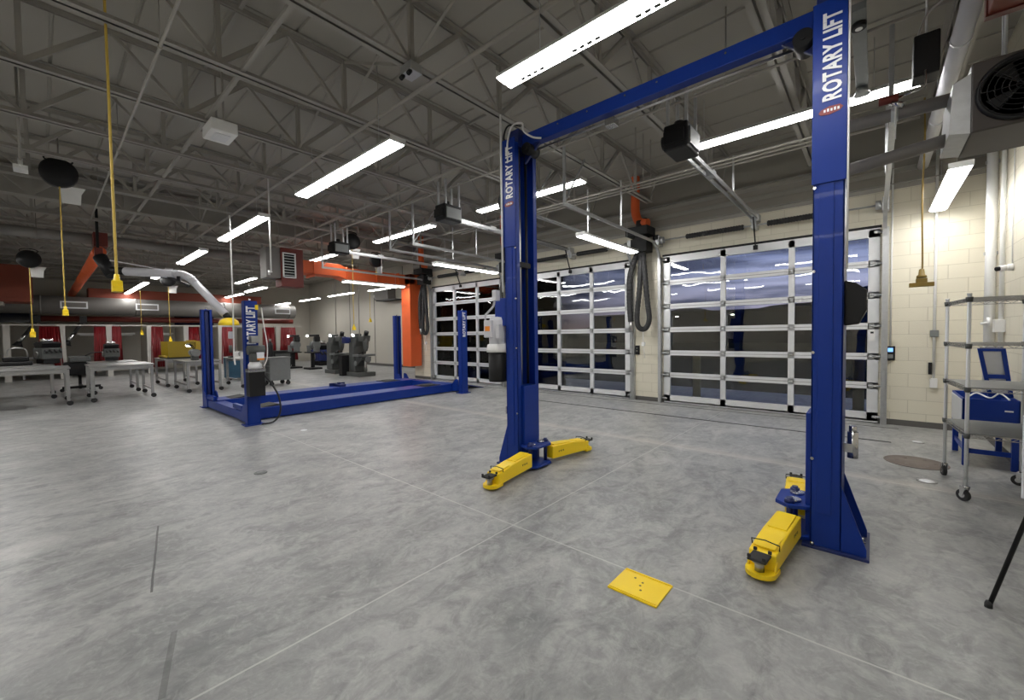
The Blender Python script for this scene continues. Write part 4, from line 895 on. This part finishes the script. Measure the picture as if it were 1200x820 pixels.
for y in (-.85, .54, 1.86, 3.13, 4.42, 5.75, 7.1, 8.32):
    MB().box(-.08, .08, y-.085, y+.085, 0, 2.10).build('booth_post', 'whiteb', rl); MB().box(-2.2, 0, y-.03, y+.03, .25, 2.05).build('booth_partition', 'beige', rl)
cur = [(-.05, .48, 'beside the second booth post'), (1.42, 1.76, 'left of the paired curtains\' post'), (1.95, 2.22, 'right of the paired curtains\' post'), (3.20, 3.58, 'behind the amber screen'),
       (4.52, 4.90, 'left of the far blue lift post'), (5.82, 6.3, 'under the yellow fume hood'), (7.62, 8.14, 'left of the last white booth post'), (8.48, 9.2, 'at the end of the row by the brake lathes')]
for a, b_, l in cur:
    c = thing('welding_curtain', 'red welding curtain %s' % l, 'curtain', (-23.9, 0, 0), group='red welding curtains')
    m = MB(); n = 24; top, bot = [], []
    for k in range(n+1):
        y = a+(b_-a)*k/n; f = (b_-a)*.14*(k/n-.5)*2; x = .035*sin(k*1.9)
        top.append((x*.6, y, ZRl-.06)); bot.append((x*1.4, y+f, .28))
    vs = top+bot+[(p[0]-.012, p[1], p[2]) for p in top+bot]; q = n+1
    m.add(vs, [(k, k+1, q+k+1, q+k) for k in range(n)]+[(2*q+k+1, 2*q+k, 3*q+k, 3*q+k+1) for k in range(n)]+[(k+1, k, 2*q+k, 2*q+k+1) for k in range(n)]+[(q+k, q+k+1, 3*q+k+1, 3*q+k) for k in range(n)], True)
    m.build('curtain_sheet', 'curtain', c)
    for y in (a+.03, b_-.03): MB().lathe([(.03, -.006), (.03, .006)], 10, (0, y, ZRl-.03), 'y').build('curtain_ring', 'chrome', c)
for y, l in ((-.25, 'in the first booth'), (1.0, 'in the second booth')):
    a = thing('fume_snorkel', 'small dark fume snorkel with bright elbow %s' % l, 'fume arm', (-24.3, y, 0)); MB().cyl((0, .12, 2.25), (.1, -.15, 1.75), .06, 12).build('upper_tube', 'rubber', a); MB().cyl((.1, -.15, 1.75), (.12, -.3, 1.5), .065, 12).build('elbow_sleeve', 'chrome', a)
    MB().cyl((.12, -.3, 1.5), (.12, -.36, 1.32), .06, 12, .15).build('nozzle', 'black', a); MB().box(-.1, .1, .05, .25, 2.2, 2.5).build('mount', 'black', a)
    bt = thing('booth_bench', 'low bench with scrap below it %s' % l, 'bench', (-25.2, y+.25, 0)); MB().box(-.35, .35, -.55, .55, .80, .86).build('bench_top', 'bench', bt)
    for sx in (-.3, .3):
        for sy in (-.5, .5): MB().box(sx-.03, sx+.03, sy-.03, sy+.03, 0, .8).build('leg', 'bench', bt)
    for k in range(5): MB().bar((-.25+.1*k, -.45, .30+.02*k), (-.28+.12*k, .42, .30+.03*(k % 3)), .06, .05).build('offcut', 'woodpile', bt)
    MB().box(-.32, .32, -.52, .52, .24, .27).build('lower_shelf', 'bench', bt)
for y in (1.4, 2.5, 3.9): 
    ll = thing('booth_light', 'slim dim strip shelf on the booth wall %s' % {1.4: 'past the second post', 2.5: 'past the paired curtains', 3.9: 'past the amber screen'}[y], 'shelf', (-25.9, y, 1.75)); MB().box(-.05, .05, -.38, .38, 0, .07).build('shelf_board', 'white', ll); MB().box(-.05, .0, -.3, .3, -.05, 0).build('bracket', 'white', ll)

# ================================================================= steel work tables on casters
def table(x0, x1, y0, y1, label, H=.88):
    t = thing('work_table', label, 'work table', ((x0+x1)/2, (y0+y1)/2, 0), group='steel work tables on casters'); hx, hy = (x1-x0)/2, (y1-y0)/2
    MB().box(-hx, hx, -hy, hy, H-.032, H).build('table_top', 'bench', t, .004)
    for sx in (-1, 1):
        for sy in (-1, 1):
            l = MB().box(sx*(hx-.03)-.03, sx*(hx-.03)+.03, sy*(hy-.05)-.03, sy*(hy-.05)+.03, .10, H-.045).build('leg', 'bench', t, .004)
            cx_, cy_ = sx*(hx-.03), sy*(hy-.05)
            MB().cyl((cx_-.02, cy_+.02, .055), (cx_+.02, cy_+.02, .055), .055, 18).box(cx_-.03, cx_+.03, cy_-.02, cy_+.03, .09, .11).build('caster', 'rubber', l)
    for s in (-1, 1): MB().box(s*(hx-.03)-.02, s*(hx-.03)+.02, -hy+.08, hy-.08, H-.12, H-.045).build('apron', 'bench', t)
    for sy in (-1, 1): MB().box(-hx+.06, hx-.06, sy*(hy-.05)-.015, sy*(hy-.05)+.015, .20, .24).build('stretcher', 'bench', t)
    return t
table(-15.35, -13.98, -1.60, .42, 'caster table cut by the left edge of the photo')
table(-17.45, -16.05, -1.70, .20, 'second-row caster table behind the one at the left edge')
table(-15.60, -14.12, .72, 1.92, 'caster table with the brightest steel edge, in front of the paired curtains')
table(-17.50, -16.10, .85, 1.85, 'second-row caster table carrying the dark tool block')
table(-16.0, -14.30, 2.60, 3.45, 'caster table in front of the far blue post, carrying the bench grinder')
table(-18.4, -16.6, 2.50, 3.35, 'caster table under the amber safety screen')
table(-15.9, -14.35, 3.92, 4.62, 'caster table between the two near lift posts, with pale bin')
# things on the tables
t = thing('engine_block', 'dark engine on the table at the left edge', 'engine', (-16.6, -.45, .88)); MB().box(-.35, .35, -.28, .28, 0, .10).box(-.2, .2, -.22, .22, .1, .22).build('block', 'black', t, .03); MB().tube(spline([(0, -.15, .2), (0, -.1, .42), (0, .15, .42), (0, .2, .2)]), .02, 8).build('lifting_handle', 'steel', t)
def engine(x, y, z, label, sc_=1.0, rz=0, em='castiron'):
    t = thing('engine', label, 'engine', (x, y, z), rz); t.scale = (sc_,)*3
    MB().box(-.26, .26, -.20, .20, .0, .30).build('block', em, t, .03)
    MB().prism([(-.2, .30), (.2, .30), (.28, .42), (.12, .46), (-.12, .46), (-.28, .42)], -.18, .18, 'y').build('cylinder_heads', 'black', t, .01)
    MB().cyl((-.05, 0, .44), (-.05, 0, .54), .12, 18).build('air_cleaner', 'chrome', t)
    for k in range(4): MB().cyl((.26, -.13+.09*k, .24), (.34, -.13+.09*k, .18), .022, 8).build('exhaust_port', 'rubber', t)
    MB().lathe([(.09, 0), (.09, .03)], 18, (0, -.23, .12), 'y').build('crank_pulley', 'steel', t)
    MB().box(-.22, .22, -.16, .16, -.12, .0).build('oil_pan', 'black', t, .02); return t
e1 = engine(-16.6, -.0+.10, 1.02, 'black engine on the second-row table by the second booth post', 1.0, .3)
engine(-17.0, 1.35, 1.00, 'dark engine on the table beside the paired red curtains', .85)
st = thing('engine_stand', 'dark engine on a wheeled stand behind the left tables', 'engine stand', (-18.3, .75, 0)); MB().box(-.25, .25, -.35, .35, .45, .85).build('block', 'black', st, .04); MB().box(-.30, .30, -.22, .22, .85, 1.02).build('cylinder_heads', 'castiron', st, .03)
MB().bar((-.3, 0, .12), (.5, 0, .12), .07).bar((.5, -.4, .12), (.5, .4, .12), .07).bar((-.3, 0, .12), (-.3, 0, .9), .07).build('stand_frame', 'black', st)
for p in ((.5, -.4), (.5, .4), (-.3, 0)): MB().cyl((p[0]-.02, p[1], .05), (p[0]+.02, p[1], .05), .05, 14).build('caster', 'rubber', st)
MB().tube(spline([(0, .1, 1.0), (0, .3, 1.12), (0, .6, 1.10), (0, .8, .9)]), .02, 8).build('hose', 'rubber', st)
t = thing('safety_screen', 'amber see-through safety screen box on the far table', 'safety screen', (-17.3, 2.92, .88))
MB().box(-.6, .6, .38, .40, .05, .55).box(-.6, -.58, -.3, .4, .05, .55).box(.58, .60, -.3, .4, .05, .55).build('screen_panel', 'smoked', t); MB().box(-.62, .62, -.34, .42, 0, .05).build('tray', 'black', t)
MB().box(-.62, .62, -.36, -.33, .05, .10).box(-.62, .62, .37, .42, .53, .58).build('screen_frame', 'yellowdull', t)
t = thing('bench_grinder', 'bench grinder with two lit lamps on the table by the far blue post', 'bench grinder', (-15.0, 2.95, .88))
MB().box(-.10, .10, -.08, .08, 0, .14).cyl((-.13, 0, .22), (.13, 0, .22), .09, 20).build('motor_body', 'castiron', t, .01)
for s in (-1, 1):
    MB().cyl((s*.15, 0, .22), (s*.21, 0, .22), .11, 20).build('grinding_wheel', 'greyplate', t); MB().tube(spline([(s*.05, 0, .28), (s*.10, -.05, .42), (s*.13, -.10, .46)]), .01, 6).build('lamp_neck', 'black', t)
    MB().cyl((s*.13, -.10, .46), (s*.13, -.15, .42), .05, 14).build('lamp_shade', 'black', t); MB().cyl((s*.13, -.151, .419), (s*.13, -.155, .415), .042, 14).build('lamp_bulb', 'spot', t)
MB().box(-.35, .35, .10, .12, .30, .56).build('orange_guard', 'yellowdull', t)
t = thing('storage_bin', 'pale open bin heaped with parts on the table between the lift posts', 'bin', (-15.1, 4.25, .88))
MB().prism([(-.32, 0), (.32, 0), (.40, .20), (.36, .20), (.30, .02), (-.30, .02), (-.36, .20), (-.40, .20)], -.2, .2, 'y').build('bin_shell', 'white', t); MB().cyl((-.3, 0, .12), (.3, 0, .14), .09, 12).build('bin_contents', 'greyplate', t)
t = thing('microscope', 'small dark bench machine on the table just right of the far blue post', 'bench tool', (-15.75, 4.1, .88)); MB().box(-.12, .12, -.1, .1, 0, .05).build('tool_base', 'black', t); MB().bar((0, .05, .05), (0, .05, .35), .06).cyl((0, -.05, .16), (0, -.05, .40), .05, 12).build('tool_column', 'castiron', t)
t = thing('tool_cabinet', 'teal blue tool cabinet behind the tables between the lift posts', 'cabinet', (-17.7, 4.75, 0)); MB().box(-.32, .32, -.35, .35, .06, .80).build('body', 'cabblue', t, .008)
for k in range(4): MB().box(.32, .335, -.32, .32, .10+.17*k, .25+.17*k).build('drawer', 'cabblue', t)
MB().box(-.33, .33, -.36, .36, .80, .83).build('top', 'white', t)
for sx in (-.25, .25):
    for sy in (-.28, .28): MB().cyl((sx-.02, sy, .035), (sx+.02, sy, .035), .035, 12).build('caster', 'rubber', t)
t = thing('utility_cart', 'grey steel utility cart standing behind the lettered lift post', 'cart', (-14.4, 4.95, 0))
MB().box(-.30, .30, -.30, .30, .16, .86).build('body', 'greyplate', t, .008); MB().box(-.32, .32, -.32, .32, .86, .89).build('top_tray', 'greyplate', t, .004)
for k in range(3): MB().box(-.27, .27, -.315, -.30, .22+.21*k, .40+.21*k).build('drawer', 'castiron', t)
for sx in (-.24, .24):
    for sy in (-.24, .24): MB().cyl((sx-.02, sy, .065), (sx+.02, sy, .065), .065, 14).box(sx-.03, sx+.03, sy-.03, sy+.03, .12, .16).build('caster', 'rubber', t)

# ================================================================= machines in front of the alcove wall
def boring_machine(x, y, label, extra=False):
    t = thing('milling_machine', label, 'milling machine', (x, y, 0))
    MB().box(-.52, .44, -.34, .34, 0, .16).build('base', 'castiron', t, .02)
    MB().prism([(-.50, .16), (.0, .16), (-.08, .75), (-.06, 1.30), (-.45, 1.30), (-.48, .75)], -.26, .26, 'y').build('pedestal', 'castiron', t, .03)
    MB().prism([(-.44, 1.14), (-.05, 1.14), (.05, 1.40), (.02, 1.52), (-.38, 1.52)], -.22, .22, 'y').build('turret', 'castiron', t, .03)
    MB().prism([(-.30, 1.32), (.42, 1.32), (.48, 1.54), (-.34, 1.46)], -.14, .14, 'y').build('ram', 'castiron', t, .02)
    MB().lathe([(.05, .95), (.07, 1.02), (.09, 1.08), (.11, 1.3), (.09, 1.56), (.06, 1.60)], 18, (.36, 0, 0)).build('spindle_head', 'castiron', t)
    MB().cyl((.38, .0, 1.56), (.44, 0, 1.70), .085, 16).build('spindle_motor', 'black', t)
    MB().box(-.35, -.2, -.15, .15, 1.52, 1.62).build('lamp_box', 'greyplate', t, .02); MB().cyl((-.28, -.16, 1.56), (-.28, -.18, 1.55), .06, 14).build('work_lamp', 'spot', t)
    MB().prism([(-.05, .35), (.34, .62), (.40, .74), (-.06, .74)], -.20, .20, 'y').build('knee', 'castiron', t, .02)
    MB().box(-.0, .44, -.36, .36, .76, .84).build('work_table', 'greyplate', t, .008)
    MB().cyl((.30, 0, .16), (.30, 0, .60), .05, 12).build('lead_screw', 'steel', t)
    MB().lathe([(.12, 0), (.12, .025), (.09, .03)], 18, (.48, .0, .64), 'x').build('hand_wheel', 'greyplate', t)
    MB().bar((.40, -.30, .87), (.72, -.34, .90), .05).cyl((.72, -.34, .86), (.72, -.34, .96), .04, 10).build('power_feed', 'black', t)
    MB().lathe([(.10, 0), (.10, .02)], 16, (.10, -.30, .50), 'y').build('hand_wheel', 'greyplate', t)
    MB().tube([(-.10, 0, 1.5), (-.10, 0, 3.0), (-.10, 0, 4.3)], .02, 8).build('power_drop', 'joist', t)
    if extra:
        MB().box(-.80, -.56, -.5, -.1, 0, .80).build('control_cabinet', 'black', t, .01); MB().box(-.72, -.4, -.40, .0, 1.25, 1.5).build('readout', 'bluedark', t, .02)
    return t
boring_machine(-16.85, 8.15, 'grey milling machine, farther of the two before the cream alcove wall')
boring_machine(-14.75, 8.05, 'grey milling machine nearer the orange duct, with a black control cabinet', True)
def brake_lathe(x, y, label):
    t = thing('brake_lathe', label, 'brake lathe', (x, y, 0))
    MB().prism([(-.38, -.28), (.38, -.28), (.38, .28), (-.38, .28)], 0, .08).build('foot_plate', 'black', t, .01)
    MB().box(-.07, .07, -.07, .07, .08, .76).build('pedestal', 'black', t, .02); MB().box(-.50, .58, -.18, .18, .76, .81).build('bench', 'black', t, .01)
    MB().box(.35, .55, -.12, .12, .82, 1.5).build('lathe_column', 'greyplate', t, .03); MB().cyl((.1, 0, 1.15), (.5, 0, 1.15), .18, 20).build('arbor_housing', 'greyplate', t)
    MB().box(-.50, .60, -.08, .08, 1.54, 1.63).build('light_bar', 'black', t, .01); MB().box(.42, .60, -.12, .12, 1.30, 1.54).build('motor', 'black', t, .03)
    MB().box(-.42, -.24, -.10, -.082, 1.53, 1.62).build('work_lamp', 'spot', t); MB().box(-.46, -.34, -.08, .08, .81, 1.12).build('tool_rest', 'greyplate', t, .02); return t
brake_lathe(-21.5, 8.15, 'black brake lathe on a pedestal, nearer the red curtains')
brake_lathe(-20.0, 8.45, 'black brake lathe on a pedestal, beside the blue engine')
engine(-22.4, 9.95, .24, 'dark blue engine on the floor between the brake lathes and milling machines', 2.0, 0, 'bluedark')
tr = thing('steel_barrel', 'pale round drum beneath the brake lathe beside the blue engine', 'drum', (-19.3, 9.3, 0)); MB().lathe([(.28, 0), (.29, .02), (.29, .3), (.30, .31), (.29, .32), (.29, .62), (.28, .64), (.001, .63)], 24).build('drum_shell', 'greyplate', tr); MB().cyl((.1, 0, .63), (.1, 0, .66), .04, 10).build('drum_bung', 'steel', tr)
wc = thing('welding_cart', 'black welding machine on the floor below the last red curtains', 'welder', (-22.9, 8.05, 0)); MB().box(-.35, .35, -.5, .5, .12, .85).build('case', 'black', wc, .02); MB().box(.35, .36, -.35, .35, .3, .7).build('front_panel', 'castiron', wc); MB().cyl((-.2, -.56, .12), (-.2, -.50, .12), .12, 16).cyl((-.2, .50, .12), (-.2, .56, .12), .12, 16).build('wheel', 'rubber', wc)
gc = thing('gas_cylinder', 'dark gas cylinder standing behind the grey utility cart', 'gas cylinder', (-20.5, 6.8, 0)); MB().lathe([(.11, 0), (.115, .02), (.115, 1.15), (.08, 1.28), (.03, 1.32), (.03, 1.4)], 20).build('cylinder', 'black', gc); MB().box(-.04, .04, -.04, .04, 1.36, 1.46).build('valve', 'steel', gc)
